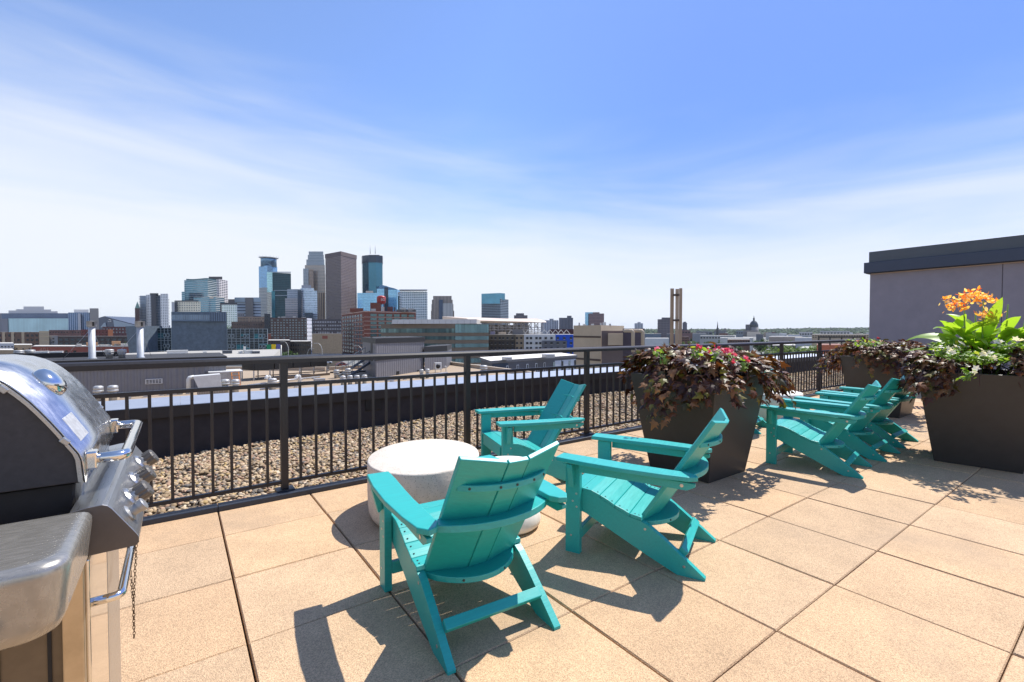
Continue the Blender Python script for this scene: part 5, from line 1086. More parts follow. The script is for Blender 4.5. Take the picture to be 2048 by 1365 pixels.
masonry('low brown block with pale piers below the blue banded office block', 463, 530, 460, 644, mat('brown_roofy', (.10, .072, .06), .85, noise=.3, nscale=.2), 14, 3, 668, m_glass, .4, .4)
masonry('tan block with a colonnade of narrow windows under the grey centre strip', 476, 531, 560, 634, mat('tan_stone', (.30, .22, .165), .85), 18, 2, 645, m_glass, .5, .55)
masonry('small light grey block at the foot of the white and glass office block', 475, 489, 580, 626, mat('grey_stone', (.24, .25, .27), .8), 4, 3, 645, m_glass, .5, .5)
t, fp = masonry('very dark low brick row right of the glass grid building, behind the signs', 536, 580, 250, 681, mat('brick_black', (.052, .04, .036), .85, noise=.2, nscale=.5), 9, 3, 712, m_glass, .4, .5, roof=m_rooflt)
masonry('olive brick low block with dark windows left of the beige wall', 580, 622, 255, 683, mat('brick_olive', (.085, .07, .052), .85, noise=.2, nscale=.5), 9, 3, 713, m_glass, .45, .5, roof=m_rooflt)
t, fp = masonry('small red brick block beside the dark brick block', 533, 542, 300, 668, mat('brick_red', (.17, .06, .04), .85), 0, 0, 0)
t, fp = masonry('blank beige wall building with a faded red oval sign', 624, 684, 240, 668, mat('beige_blockwork', (.40, .30, .20), .85, noise=.12, nscale=1.2), 0, 0, 0, name='beige_building')
A_, B_ = fp[0], fp[1]; wallbox('faded_sign', A_, B_, .43, hgt(675, 240), 2.8, 1.6, .05, mat('faded_red', (.30, .10, .07), .8), t)
wallbox('wall_base', A_, B_, .5, hgt(709, 240), 15.2, .6, .2, mat('grey_stone'), t)
# brick warehouse
m_brick = mat('warehouse_brick', (.21, .068, .042), .85, noise=.25, nscale=.8); m_brickt = mat('brick_trim', (.42, .30, .24), .8)
L_, C_, R_ = plan(684, 490), plan(728, 410), plan(832, 440); zt = hgt(622, 410)
t = bld('brick_warehouse', 'big red brick warehouse with a grid of windows, under the red water tank', quad(L_, C_, R_), zt, m_brick, m_roofdk)
windows(t, L_.lerp(C_, .02), L_.lerp(C_, .96), zt-44, zt-2.2, 8, 11, .62, .62, m_wlight, th=.25, cap=50); windows(t, C_.lerp(R_, .10), C_.lerp(R_, .98), zt-38, zt-1.8, 6, 10, .78, .62, m_glass2, th=.25, cap=50)
bands(t, C_, R_, [(zt-1.0, zt-.4)]+[(zt-1.8-3.62*k-.25, zt-1.8-3.62*k+.15) for k in range(1, 9)], m_brickt, .3, 'stone_course'); bands(t, L_, C_, [(zt-1.0, zt-.4)]+[(zt-2.2-3.8*k-.25, zt-2.2-3.8*k+.12) for k in range(1, 10)], m_brickt, .3, 'stone_course')
addbox(t, 'stair_head', slab(741, 762, 450, 10), zt, hgt(606, 450), m_brick, m_roofdk); addbox(t, 'parapet', slab(700, 727, 440, 4), zt, hgt(617, 440), m_brick); addbox(t, 'parapet', slab(775, 786, 440, 6), zt, hgt(614, 440), mat('brick_dark2', (.10, .035, .03), .85))
for (ua, ub, va, mm) in ((742, 752, 618, m_rooflt), (763, 769, 614, mat('plant_cream')), (788, 791, 614.5, m_roofdk), (793, 832, 619.5, m_roofdk), (803, 812, 616, m_rooflt), (816, 828, 617, m_galv)): addbox(t, 'roof_box', slab(ua, ub, 430, 4), zt, hgt(va, 430), mm)
wt = thing('water_tank', 'round red water tank on legs above the brick warehouse roof', 'water tower', (0, 0, 0)); p = plan(763, 455); zb, zc_ = hgt(607, 455), hgt(594.5, 455); m_redt = mat('tank_red', (.36, .025, .02), .45)
mb = MB(); mb.lathe([(.5, zb-1.2), (3.4, zb-.5), (4.2, zb+.6), (4.3, zc_-1.0), (4.2, zc_), (2.6, zc_+1.1), (.1, zc_+1.4)], (p.x, p.y, 0), 28); mb.build('tank', m_redt, wt)
for k in range(6): a = k*math.pi/3+.3; mb = MB(); mb.bar((p.x+3.6*math.cos(a), p.y+3.6*math.sin(a), zt), (p.x+3.2*math.cos(a), p.y+3.2*math.sin(a), zb), .35, .35, up=(1, 0, 0)); mb.build('leg', mat('tank_leg', (.14, .03, .03), .6), wt)
fwd = Vector((p.x-CAM.x, p.y-CAM.y, 0)).normalized(); rt2 = Vector((fwd.y, -fwd.x, 0)); Mx = Matrix(((rt2.x, 0, -fwd.x, p.x-fwd.x*4.0+rt2.x*1.6), (rt2.y, 0, -fwd.y, p.y-fwd.y*4.0+rt2.y*1.6), (0, 1, 0, zb+3.2), (0, 0, 0, 1)))
text('SG', 'lettering', mat('letter_white', (.8, .78, .75), .6), Mx, 3.4, .4, wt)

# ---- olive banded offices and the stadium canopy
m_olive = mat('olive_stone', (.20, .15, .108), .8, noise=.12, nscale=.4); f_rib = facade('ribbon_glass', (.05, .06, .055), (.12, .19, .18), 30, 1.5, 1.0, .86, gmetal=.5, var=.9, tone=.3); f_gl = facade('curtain_teal', (.06, .09, .10), (.13, .22, .24), 30, 1.7, 1.0, .88, gmetal=.6, var=.35)
L_, C_, R_ = plan(762, 250), plan(910, 240), plan(977, 246); ztb = hgt(648, 240)
ob = thing('office_block', 'long olive banded office building with ribbon windows under a pale metal roof edge', 'building')
mb = MB(); prism(mb, [L_, C_, R_, R_+(R_-Vector((CAM.x, CAM.y, 0))).normalized()*40, L_+(L_-Vector((CAM.x, CAM.y, 0))).normalized()*40], GZ, ztb, 0, 1); mb.build('wall', [m_olive, m_rooflt], ob)
zb_ = lambda va, vb: (hgt(vb, 240), hgt(va, 240))
bands(ob, L_, C_, [zb_(657.5, 666), zb_(673, 680), zb_(688, 695.5), zb_(704, 711), zb_(719, 727)], f_rib, .2); bands(ob, C_, R_, [zb_(649, 666), zb_(673, 680.5), zb_(688, 695.5), zb_(704, 711), zb_(718, 727)], f_gl, .22)
A_, B_ = plan(783, 246), plan(953, 238); mb = MB(); n_ = Vector((FW.x, FW.y, 0)); K = 14
for k in range(K):
    p_, q_ = A_.lerp(B_, k/K+.001), A_.lerp(B_, (k+1)/K-.001); za_, zb_2 = hgt(648, 242), hgt(640, 242)+.25; d4 = (q_-p_); mb.extr([Vector((p_.x, p_.y, za_)), Vector((p_.x+n_.x*1.6, p_.y+n_.y*1.6, zb_2)), Vector((p_.x+n_.x*30, p_.y+n_.y*30, zb_2)), Vector((p_.x+n_.x*30, p_.y+n_.y*30, za_))], d4)
mb.build('metal_fascia', mat('zinc_pale', (.50, .46, .41), .5, metal=.4, noise=.06, nscale=.2), ob)
cp = thing('stadium', 'ballpark stand with a long thin tapering pale roof canopy on a steel lattice', 'stadium')
A_, B_ = plan(940, 270), plan(1093, 320); za, zb2 = hgt(639, 270), hgt(643.5, 320); n_ = Vector((-(B_-A_).y, (B_-A_).x, 0)).normalized()*1
if n_.dot(FW) < 0: n_ = -n_
mb = MB(); K = 20; m_can = mat('canopy_cream', (.62, .50, .40), .55, noise=.06, nscale=.1)
def can(s, w_, top_):
    p_ = A_.lerp(B_, s); z_ = za+(zb2-za)*s; return (p_.x+n_.x*w_, p_.y+n_.y*w_, z_+top_)
rows = []
for i in range(K+1):
    s = i/K; th_ = 3.2*(1-s)**.6*.75+.5 if s < .97 else .4; wd = 26*max(.12, min(1, (1.02-s)*5))**.5; rows.append([can(s, 0, -.5), can(s, wd*.12, .5), can(s, wd, 2.2), can(s, wd, -.3), can(s, wd*.15, -th_*.8), can(s, 0, -.7)])
n0 = 0
for r_ in rows: mb.v += r_
for i in range(K):
    for j in range(6): a = i*6+j; b = i*6+(j+1) % 6; mb.f.append((a, b, b+6, a+6)); mb.m.append(0)
mb.f.append((5, 4, 3, 2, 1, 0)); mb.m.append(0); mb.f.append(tuple(range(K*6, K*6+6))); mb.m.append(0); mb.build('canopy', m_can, cp)
m_lat = mat('lattice_grey', (.34, .31, .28), .6)
for k in range(16):
    s = .22+k*.05; p_ = A_.lerp(B_, s); z_ = za+(zb2-za)*s; zb3 = hgt(670, 300); mb = MB(); s2 = min(1, s+.05*(1 if k % 2 else -1)); p2 = A_.lerp(B_, s2)
    mb.bar((p_.x+n_.x*3, p_.y+n_.y*3, zb3), (p_.x+n_.x*3, p_.y+n_.y*3, z_-1), .35, .35, up=(1, 0, 0)); mb.bar((p_.x+n_.x*3, p_.y+n_.y*3, z_-4.5), (p2.x+n_.x*3, p2.y+n_.y*3, z_-1), .25, .25); mb.bar((p_.x+n_.x*1, p_.y+n_.y*1, zb3+3), (p2.x+n_.x*3, p2.y+n_.y*3, zb3+6.5), .22, .22); mb.build('truss', m_lat, cp)
for z_ in (hgt(660, 290), hgt(655, 290)): mb = MB(); p_, q_ = A_.lerp(B_, .2)+n_*3, A_.lerp(B_, .98)+n_*3; mb.bar((p_.x, p_.y, z_), (q_.x, q_.y, z_), .3, .4); mb.build('walkway_beam', m_lat, cp)
p_, q_ = A_.lerp(B_, .15)+n_*16, A_.lerp(B_, 1.0)+n_*16; mb = MB(); prism(mb, [p_, q_, q_+n_*10, p_+n_*10], GZ, hgt(650, 300), 0); mb.build('stand', facade('stand_seats', (.13, .115, .10), (.34, .33, .31), 2.0, 7, .35, .4, gmetal=0, var=1.2), cp)
t = thing('light_truss', 'white roof truss frames lying above the multicoloured apartment block', 'truss')
for k in range(11):
    u_ = 1016+k*11; a_ = at(u_, 668.5, 292); b_ = at(u_+7, 660, 292); c_ = at(u_+14, 668.5, 292); mb = MB(); mb.bar(a_, b_, .35, .35); mb.bar(b_, c_, .3, .3); mb.bar(a_, c_, .25, .25); mb.build('truss_frame', mat('lattice_white', (.58, .56, .53), .6), t)

# ---- multicoloured apartment block
dm = 280; ab = thing('apartment_block', 'apartment block painted olive, tan, white, grey and bright blue in sections', 'building'); ztm = hgt(669.5, dm)
secs = [(977, 1031, (.16, .135, .095), 0), (1031, 1048, (.30, .235, .16), -1.2), (1048, 1111, (.58, .59, .60), -2.0), (1111, 1149, (.012, .085, .52), -2.0)]
zs = [hgt(v, dm) for v in (669.5, 681.5, 691.5, 701.5, 711.5, 721.5)]
for (ua, ub, col, off) in secs: addbox(ab, 'wall', slab(ua, ub, dm+off, 16), GZ, ztm, mat('render_%d' % ua, col, .8, noise=.05, nscale=.5), m_rooflt)
addbox(ab, 'wall', slab(977, 1031.2, dm-.5, 1), GZ, zs[1], mat('render_umber', (.062, .052, .042), .8)); addbox(ab, 'wall', slab(1084, 1134, dm-2.6, 1), GZ, zs[1], mat('render_slate', (.13, .135, .155), .8))
m_wd = mat('window_dark', (.018, .022, .03), .15); fr = mat('frame_pale', (.5, .5, .5), .6)
us = [983.5, 991, 999.5, 1006.5, 1015, 1025, 1034, 1042.5, 1054.5, 1062, 1073, 1080.5, 1091.5, 1103, 1115.5, 1128.5, 1142]
for r_ in range(5):
    vv = 676.8+r_*10
    for i, u_ in enumerate(us):
        dd = dm-.9 if u_ < 1031 else (dm-1.25 if u_ < 1048 else (dm-2.65 if 1084 < u_ < 1134 and r_ else dm-2.05)); p_ = at(u_, vv, dd); w_ = (4.6 if u_ > 1048 else 3.8)*dm/F; h_ = 4.6*dm/F; d2_ = Vector((RT.x, RT.y, 0)); up_ = Vector((0, 0, 1)); nn_ = Vector((-FW.x, -FW.y, 0)).normalized()
        mb = MB(); c = [p_-d2_*w_/2-up_*h_/2, p_+d2_*w_/2-up_*h_/2, p_+d2_*w_/2+up_*h_/2, p_-d2_*w_/2+up_*h_/2]; mb.extr(c, nn_*.3, 0); mb.bar(c[0]+nn_*.2, c[1]+nn_*.2, .3, .14, 1); mb.build('window', [m_wd, fr], ab)
for (ua, ub, va, mm) in ((981, 990, 663, mat('lilac_box', (.42, .38, .52), .6)), (997, 1012, 664.5, m_tanpar), (1025, 1046, 659, mat('dark_box', (.12, .12, .13), .7))): addbox(ab, 'roof_box', slab(ua, ub, dm+8, 4), ztm, hgt(va, dm+8), mm)
bld('brick_block', 'dark maroon brick block behind the blue end of the multicoloured apartments', slab(1100, 1148, 330, 20), hgt(658.8, 330), mat('maroon_dark', (.075, .028, .032), .85), m_roofdk)

# ---- dark building with tall white framed windows, closer to us
L_, C_, R_ = plan(962, 68), plan(983, 60), plan(1152, 74); zt9 = hgt(722, 60)
db = thing('townhouse_block', 'dark grey building with a white flat roof and tall white framed windows beyond the parapet', 'building')
m_slate = mat('slate_panel', (.085, .087, .10), .6, noise=.06, nscale=1); qd = quad(L_, C_, R_); mb = MB(); prism(mb, qd, GZ, zt9-.35, 0, 1); mb.build('wall', [m_slate, m_roofdk], db)
mb = MB(); prism(mb, grow(qd, .25), zt9-.348, zt9, 0, 1); mb.build('roof', [mat('slate_trim', (.13, .13, .14), .6), mat('roof_white', (.72, .68, .62), .8, noise=.06, nscale=.3)], db)
Lw = (R_-C_).length; zc9 = zt9-1.5
m_navy = mat('navy_panel', (.012, .028, .06), .5); m_whp = mat('white_panel_plain', (.50, .54, .60), .6)
for (s, w_, z_, h_, mm) in ((.085, .15, zt9-1.45, 2.0, m_navy), (.5, .98, zt9-3.9, 1.8, m_navy)): wallbox('panel', C_, R_, s, z_, Lw*w_, h_, .03, mm, db)
for s in (.02, .155, .265, .372, .475, .575): wallbox('window_frame', C_, R_, s, zt9-1.75, .42, 1.9, .06, m_whp, db); wallbox('window', C_, R_, s, zt9-1.55, .22, 1.35, .09, m_wd, db)
for (s, w_) in ((.75, .085), (.86, .11), (.955, .075)): wallbox('panel', C_, R_, s, zt9-1.6, Lw*w_, 1.9, .04, m_whp, db); wallbox('panel', C_, R_, s+.01, zt9-3.9, Lw*w_*.8, 1.5, .06, m_whp, db)
for s in (.695, .805, .905, .985): wallbox('window', C_, R_, s, zt9-1.5, .5, 1.4, .07, m_wlight if s in (.695, .905) else m_wd, db)
for s in (.66, .79, .9): wallbox('window', C_, R_, s, zt9-3.8, .7, 1.3, .08, m_glass2, db)
for s in (.35, .62): wallbox('window', L_, C_, s, zt9-1.7, .9, 1.5, .06, mat('window_amber', (.35, .28, .16), .3), db)
for (u_, v_, w_, h_, lab) in ((1019, 718, 13, 5, 'small grey roof unit at the left of the white flat roof'), (1102, 713, 21, 6, 'wide tan grey roof unit at the right of the white flat roof')):
    b = onz(u_, v_+3, zt9); k = (b-CAM).dot(FW)/F; mb = MB(); mb.box((-w_*k/2, 0, 0), (w_*k/2, 1.2, h_*k)); mb.box((-w_*k/2-.05, -.05, h_*k), (w_*k/2+.05, 1.25, h_*k+.06)); tag(mb.build('roof_unit', m_galv, loc=b, bevel=.02), lab, 'roof unit')

# ---- beige mill with bent pipes, and the three joined flues
L_, C_, R_ = plan(1147, 118), plan(1202, 110), plan(1248, 126); m_beige = mat('beige_render', (.50, .39, .27), .8, noise=.08, nscale=.3)
bm = bld('mill_building', 'plain beige block with a brown annex and two thick bent pipes', quad(L_, C_, R_), hgt(651, 112), m_beige, m_rooflt)
bands(bm, L_, C_, [(hgt(676, 112), hgt(672.5, 112)), (hgt(722, 112), hgt(718, 112))], mat('brown_course', (.09, .06, .045), .8), .1, 'brown_course'); 
m_brnan = mat('annex_brown', (.145, .11, .105), .8, noise=.08, nscale=.3)
addbox(bm, 'annex', slab(1203, 1246, 104, 5), GZ, hgt(662, 104), m_brnan); addbox(bm, 'penthouse', slab(1216, 1246, 101, 3), hgt(691, 101), hgt(667.5, 101), m_beige); addbox(bm, 'annex', slab(1245.5, 1289, 106, 6), GZ, hgt(657.5, 106), mat('annex_plum', (.085, .065, .08), .8))
wallbox('door', plan(1203, 104), plan(1246, 104), .75, hgt(686, 104), 1.2, 1.3, .2, m_black, bm)
for u_ in (1266, 1285.5):
    b_ = at(u_, 690, 98); k = 98/F; mb = MB(); mb.tube(bend([(b_.x, b_.y, hgt(705, 98)), (b_.x, b_.y, hgt(662, 98)), (b_.x-RT.x*9*k, b_.y-RT.y*9*k, hgt(662, 98)), (b_.x-RT.x*9*k+.5, b_.y-RT.y*9*k+1.5, hgt(662, 98))], 6*k, 6), 3.6*k, 14); mb.build('bent_pipe', mat('pipe_beige', (.46, .37, .27), .6), bm)
for (ua, ub, va) in ((1157, 1160, 646), (1166, 1172, 648.6), (1182, 1188, 648), (1200, 1203, 646), (1205, 1212, 645), (1218, 1222, 648)): addbox(bm, 'roof_box', slab(ua, ub, 116, 2), hgt(651, 112), hgt(va, 116), m_galv)
fl = thing('triple_flue', 'three tall beige square flues clamped together, rising above the horizon', 'chimney'); m_fl = mat('flue_beige', (.40, .29, .20), .65, noise=.07, nscale=.8)
for (ua, ub, va, dd) in ((1340, 1347.3, 577.5, 70), (1350.3, 1357.3, 578.5, 69.5), (1357.6, 1364, 577, 70.6)): addbox(fl, 'flue', slab(ua, ub, dd, .5), GZ, hgt(va, dd), m_fl)
for v_ in (590.5, 641): p_, q_ = at(1346, v_, 69.2), at(1358, v_, 69.2); mb = MB(); mb.bar(p_, q_, .3, .3); mb.build('clamp', mat('brown_course'), fl)

# ---- left middle ground
t, fp = masonry('long brown brick row with two storeys of windows at the left edge', -60, 78, 380, 664.5, mat('brick_brown', (.12, .075, .055), .85, noise=.2, nscale=.5), 15, 3, 694, m_wd, .5, .5, roof=m_rooflt, name='brick_row')
for s in (.32, .49, .62, .77): wallbox('stair_bay', fp[0], fp[1], s, hgt(677, 380), 2.2, 10, .3, m_beige, t)
t, fp = masonry('cream end tower with narrow window strips beside the brown brick row', 78, 98, 370, 662.5, mat('cream_wall', (.50, .40, .27), .8), 9, 3, 690, m_tanpar, .35, .7, rnd=False, roof=m_rooflt, name='cream_tower')
masonry('narrow grey house with two dark windows beside the cream tower', 98, 115, 372, 672, mat('grey_stone'), 1, 3, 694, m_wd, .2, .4, rnd=False, name='grey_house')
masonry('long near black brick building behind the red numbered one', 115, 258, 340, 673, mat('brick_black'), 12, 2, 692, mat('window_slate', (.05, .07, .08), .2), .55, .5, name='brick_row')
masonry('dark red brick block with a bright orange corner behind the left flue', 162, 216, 400, 659.5, mat('brick_wine', (.13, .045, .038), .85, noise=.2, nscale=.5), 8, 2, 674, m_wd, .3, .3)
addbox(bpy.data.objects[[o.name for o in bpy.data.objects if o.get('label', '').startswith('dark red brick block')][0]], 'corner', slab(216, 226, 398, 4), GZ, hgt(659.5, 398), mat('brick_orange', (.42, .15, .07), .85))
masonry('wine coloured low brick block left of the slanted grey building', 205, 262, 520, 654, mat('brick_plum', (.09, .04, .04), .85), 9, 2, 668, m_wlight, .35, .4)
masonry('low grey and brick houses below the glass fronted hall', 98, 165, 560, 660.5, mat('brick_mix', (.13, .07, .06), .85, noise=.4, nscale=.08), 12, 1, 668, m_wd, .4, .4)
rbk = mat('brick_oxblood', (.19, .062, .048), .85, noise=.1, nscale=.4)
t, fp = masonry('long low oxblood brick building with the number 401 painted on it', 63, 258, 200, 693, rbk, 0, 0, 0, roof=m_rooflt, name='brick_building')
bands(t, fp[0], fp[1], [(hgt(694, 200), hgt(692.3, 200))], m_rooflt, .2, 'coping')
for s in (.35, .44): wallbox('window', fp[0], fp[1], s, hgt(703.5, 200), 1.3, .9, .06, m_wd, t)
p_, d_, n_ = onwall(fp[0], fp[1], .13, hgt(701.5, 200), .1); text('401', 'lettering', mat('letter_cream', (.40, .22, .17), .8), Matrix(((d_.x, 0, n_.x, p_.x), (d_.y, 0, n_.y, p_.y), (0, 1, 0, p_.z), (0, 0, 0, 1))), 3.0, .03, t)
for (ua, ub, va, mm) in ((172, 195, 685.5, mat('hut_orange', (.50, .27, .14), .8)), (223, 241, 683, mat('hut_orange')), (152, 163, 688.5, m_rooflt), (228, 255, 688, m_rooflt), (196, 222, 690, m_rooflt)): addbox(t, 'roof_hut', slab(ua, ub, 206, 3), hgt(694, 206), hgt(va, 206), mm)
masonry('tan brick low building in front of the brown brick row', 27, 64, 205, 690, mat('brick_tan', (.27, .20, .13), .85, noise=.1, nscale=.5), 3, 1, 702, m_wd, .15, .4, roof=m_rooflt, name='tan_building')
masonry('small white and blue grey rendered building at the left edge', -40, 27, 200, 687, mat('white_render', (.46, .50, .56), .8), 10, 2, 700, m_wd, .4, .5, roof=m_rooflt, name='white_building', rnd=False)
masonry('low sandy brick building with a pale corner at the left edge', -60, 27, 180, 700.5, mat('brick_tan'), 0, 0, 0, roof=m_rooflt, name='tan_building')
# glass fronted hall
hall = bld('arts_hall', 'wide flat hall with a long pale window wall under a blue grey band', slab(4, 156, 950, 60), hgt(627, 950), facade('hall_band', (.10, .13, .19), (.14, .18, .25), 3, 3.4, .5, .5, gmetal=.3, var=.2), m_roofdk)
addbox(hall, 'window_wall', slab(17, 149, 945, 4), GZ, hgt(637.3, 945), facade('hall_window', (.26, .38, .42), (.36, .52, .56), 40, 3.0, 1.0, .88, gmetal=.35, var=.1, grough=.3))
addbox(hall, 'side_pier', slab(4, 16, 944, 6), GZ, hgt(638, 944), mat('pier_grey', (.24, .24, .27), .7)); addbox(hall, 'side_pier', slab(149.5, 160, 944, 6), GZ, hgt(638, 944), mat('pier_grey')); addbox(hall, 'side_pier', slab(-60, 4, 955, 20), GZ, hgt(627, 955), mat('pier_grey'))
for (ua, ub, va) in ((48, 89, 613.5), (33, 48, 619), (18, 33, 621.5), (89, 103, 619.5), (103, 116, 623)): addbox(hall, 'fly_tower', slab(ua, ub, 980, 20), hgt(627, 980), hgt(va, 980), mat('fly_white', (.70, .69, .68), .7))
th = bld('arts_hall', 'blue striped hall with a tall grey concrete slab at its right end', slab(137, 180, 930, 50), hgt(625.5, 930), facade('stripe_blue', (.30, .36, .44), (.05, .10, .19), 60, 4, 1.0, .6, gmetal=.4, var=.2), m_rooflt)
addbox(th, 'slab_tower', slab(180, 198, 925, 20), GZ, hgt(617.2, 925), mat('slab_grey', (.30, .28, .265), .8)); addbox(th, 'roof_box', slab(149, 178, 940, 20), hgt(625.5, 940), hgt(619.5, 940), mat('fly_white')); addbox(th, 'side_pier', slab(156, 162, 926, 6), GZ, hgt(627, 926), mat('pale_stone'))
sd_ = thing('stadium', 'angular dark stadium with a pointed sloping roof left of the skyline', 'stadium'); A_, B_ = plan(196, 1250), plan(275, 1250); n_ = Vector((FW.x, FW.y, 0))
def vz(u_, v_): p_ = plan(u_, 1250); return Vector((p_.x, p_.y, hgt(v_, 1250)))
mb = MB(); mb.extr([vz(196, 636.5), vz(209.5, 632.8), vz(235, 640), vz(275, 650.5), vz(275, 672), vz(196, 672)], n_*120); mb.build('wall', mat('stadium_slate', (.10, .12, .165), .4, metal=.4, noise=.2, nscale=.01), sd_)
mb = MB(); mb.extr([p_-n_*2 for p_ in (vz(228, 640.3), vz(275, 652.3), vz(275, 660), vz(230, 655))], n_*1.5); mb.build('glass_front', mat('stadium_glass', (.30, .37, .44), .3, metal=.3), sd_)
mb = MB(); mb.extr([p_-n_*2 for p_ in (vz(202, 655), vz(209, 647), vz(212, 645), vz(214, 655))], n_*1.5); mb.build('glass_front', mat('stadium_glass'), sd_)
p_ = vz(221.5, 641.5)-n_*3; Mx = Matrix(((RT.x, 0, -n_.x, p_.x), (RT.y, 0, -n_.y, p_.y), (0, 1, 0, p_.z), (0, 0, 0, 1))); text('us\nbank', 'lettering', mat('letter_white'), Mx, 5.0, .2, sd_)

# ---- blue grey perforated building with the glass grid wings
pb = thing('perforated_building', 'blue grey perforated metal block between two glass grid wings', 'building'); m_perf = mat('perforated_blue', (.125, .16, .20), .6, metal=.25, noise=.22, nscale=.9); dp = 150
A_, B_ = plan(343, dp), plan(454, dp+2)
addbox(pb, 'metal_block', [A_, B_, B_+(B_-Vector((CAM.x, CAM.y, 0))).normalized()*14, A_+(A_-Vector((CAM.x, CAM.y, 0))).normalized()*14], GZ, hgt(624, dp), m_perf, m_roofdk)
bands(pb, plan(343.5, dp-.3), plan(420, dp-.3), [(hgt(643, dp), hgt(630, dp))], facade('screen_glass', (.12, .16, .21), (.17, .22, .28), 5.0, .6, .8, .55, gmetal=.5, var=.4), .1, 'screen')
bands(pb, plan(420, dp-.3), plan(453.5, dp+1.7), [(hgt(643, dp), hgt(625, dp))], facade('screen_ribs', (.10, .135, .18), (.05, .07, .10), 50, .62, 1.0, .4, gmetal=.3, var=.1), .1, 'screen')
mb = MB(); q = [plan(251, dp-4), plan(286, dp-6)]; q2 = [plan(257.5, dp-4), plan(286, dp-6)]; n_ = Vector((FW.x, FW.y, 0))*8; zt_, zb4 = hgt(653, dp-5), hgt(708, dp-5)
mb.extr([Vector((q[0].x, q[0].y, zt_)), Vector((q[1].x, q[1].y, zt_+.1)), Vector((q2[1].x, q2[1].y, zb4)), Vector((q2[0].x, q2[0].y, zb4))], n_); mb.build('slanted_block', m_perf, pb)
m_mull = mat('mullion_white', (.34, .40, .43), .5); m_gt = mat('grid_glass', (.010, .022, .030), .15, spec=.5); m_gt2 = mat('grid_glass_teal', (.02, .15, .19), .15, metal=.5)
for (ua, ub, nc, vt) in ((286.5, 343, 8, 656.5), (454.5, 535, 9, 658.5)):
    A_, B_ = plan(ua, dp), plan(ub, dp); z0_, z1_ = hgt(712, dp), hgt(vt, dp); n_ = Vector((FW.x, FW.y, 0))
    addbox(pb, 'wing', [A_, B_, B_+(B_-Vector((CAM.x, CAM.y, 0))).normalized()*14, A_+(A_-Vector((CAM.x, CAM.y, 0))).normalized()*14], GZ, z1_, m_gt, m_rooflt); L = (B_-A_).length; d_ = (B_-A_).normalized(); rows_ = 11
    for k in range(nc+1):
        p_ = A_+d_*(L*k/nc)-n_*.06; mb = MB(); mb.bar((p_.x, p_.y, z0_), (p_.x, p_.y, z1_+.1), .10, .12, up=tuple(d_)); mb.build('mullion', m_mull, pb)
    for r_ in range(rows_+1):
        z_ = z1_+(z0_-z1_)*r_/rows_; mb = MB(); mb.bar((A_.x-n_.x*.05, A_.y-n_.y*.05, z_), (B_.x-n_.x*.05, B_.y-n_.y*.05, z_), .1, .14 if r_ in (0, 4, 5, 9) else .05); mb.build('transom', m_mull, pb)
    for (c0_, c1_, r0, r1) in (((3, 6, 2, 3.9), (1, 3, 5, 7)) if nc == 8 else ((3, 5, 2, 2.9), (6, 8, 2, 4), (2, 5, 6.4, 8.6), (7, 9, 6, 7))):
        z_a, z_b = z1_+(z0_-z1_)*r1/rows_, z1_+(z0_-z1_)*r0/rows_; bands(pb, A_+d_*(L*c0_/nc), A_+d_*(L*c1_/nc), [(z_a, z_b)], m_gt2, .015, 'glass_pane')
    for s in ((.12, .82) if nc == 8 else (.1, .48, .87)):
        for r0 in (2.1, 6.3):
            zc5 = z1_+(z0_-z1_)*(r0+.75)/rows_
            for o_ in (-.55, .55): wallbox('window', A_, B_, s+o_*1.0/L, zc5, .85, 1.05, .16, m_mull, pb); wallbox('pane', A_, B_, s+o_*1.0/L, zc5, .55, .75, .19, m_gt, pb)
# big pale flat roofs in front of it
bld('flat_roofed_hall', 'very wide low hall with a pale flat roof in front of the perforated building', [plan(120, 75), plan(545, 84), plan(560, 118), plan(340, 105), plan(120, 86)], hgt(716.5, 80), mat('pale_parapet', (.45, .43, .38), .8), mat('roof_chalk', (.36, .34, .30), .85, noise=.1, nscale=.1))
for i, (u_, v_, w_, h_, lab) in enumerate(((410, 707, 6, 3, 'small box at the left on the pale flat roof'), (455, 705, 16, 5, 'dark grey roof unit below the right edge of the perforated block'), (497, 704, 14, 4, 'white roof unit below the glass grid wing'), (490, 699, 3, 8, 'slim white stack on the pale flat roof'), (513, 712, 12, 6, 'dark roof unit near the front edge of the pale flat roof'), (482, 713, 6, 5, 'small grey roof unit left of the dark one near the front edge'), (80, 709, 22, 5, 'long pale duct on the flat roofs above the grill'), (112, 710, 18, 5, 'second long pale duct on the flat roofs above the grill'), (200, 706, 18, 5, 'pale duct just right of the left white flue'), (355, 704, 34, 4, 'long low cream curb on the flat roof under the perforated block'))):
    dd = 95; p_ = at(u_, v_+h_/2, dd); z_ = hgt(716.5, 80); k = dd/F; mb = MB(); top_z = hgt(v_-h_/2, dd); hh_ = max(.4, min(top_z-z_, h_*k*2.2)); mb.box((-w_*k/2, 0, 0), (w_*k/2, 1.5, hh_)); mb.box((-w_*k/2-.06, -.06, hh_), (w_*k/2+.06, 1.56, hh_+.08))
    tag(mb.build('roof_unit', [m_dwht, mat('unit_dark', (.07, .08, .10), .5)][i in (1, 4)], loc=(p_.x, p_.y, z_)), lab, 'roof unit')

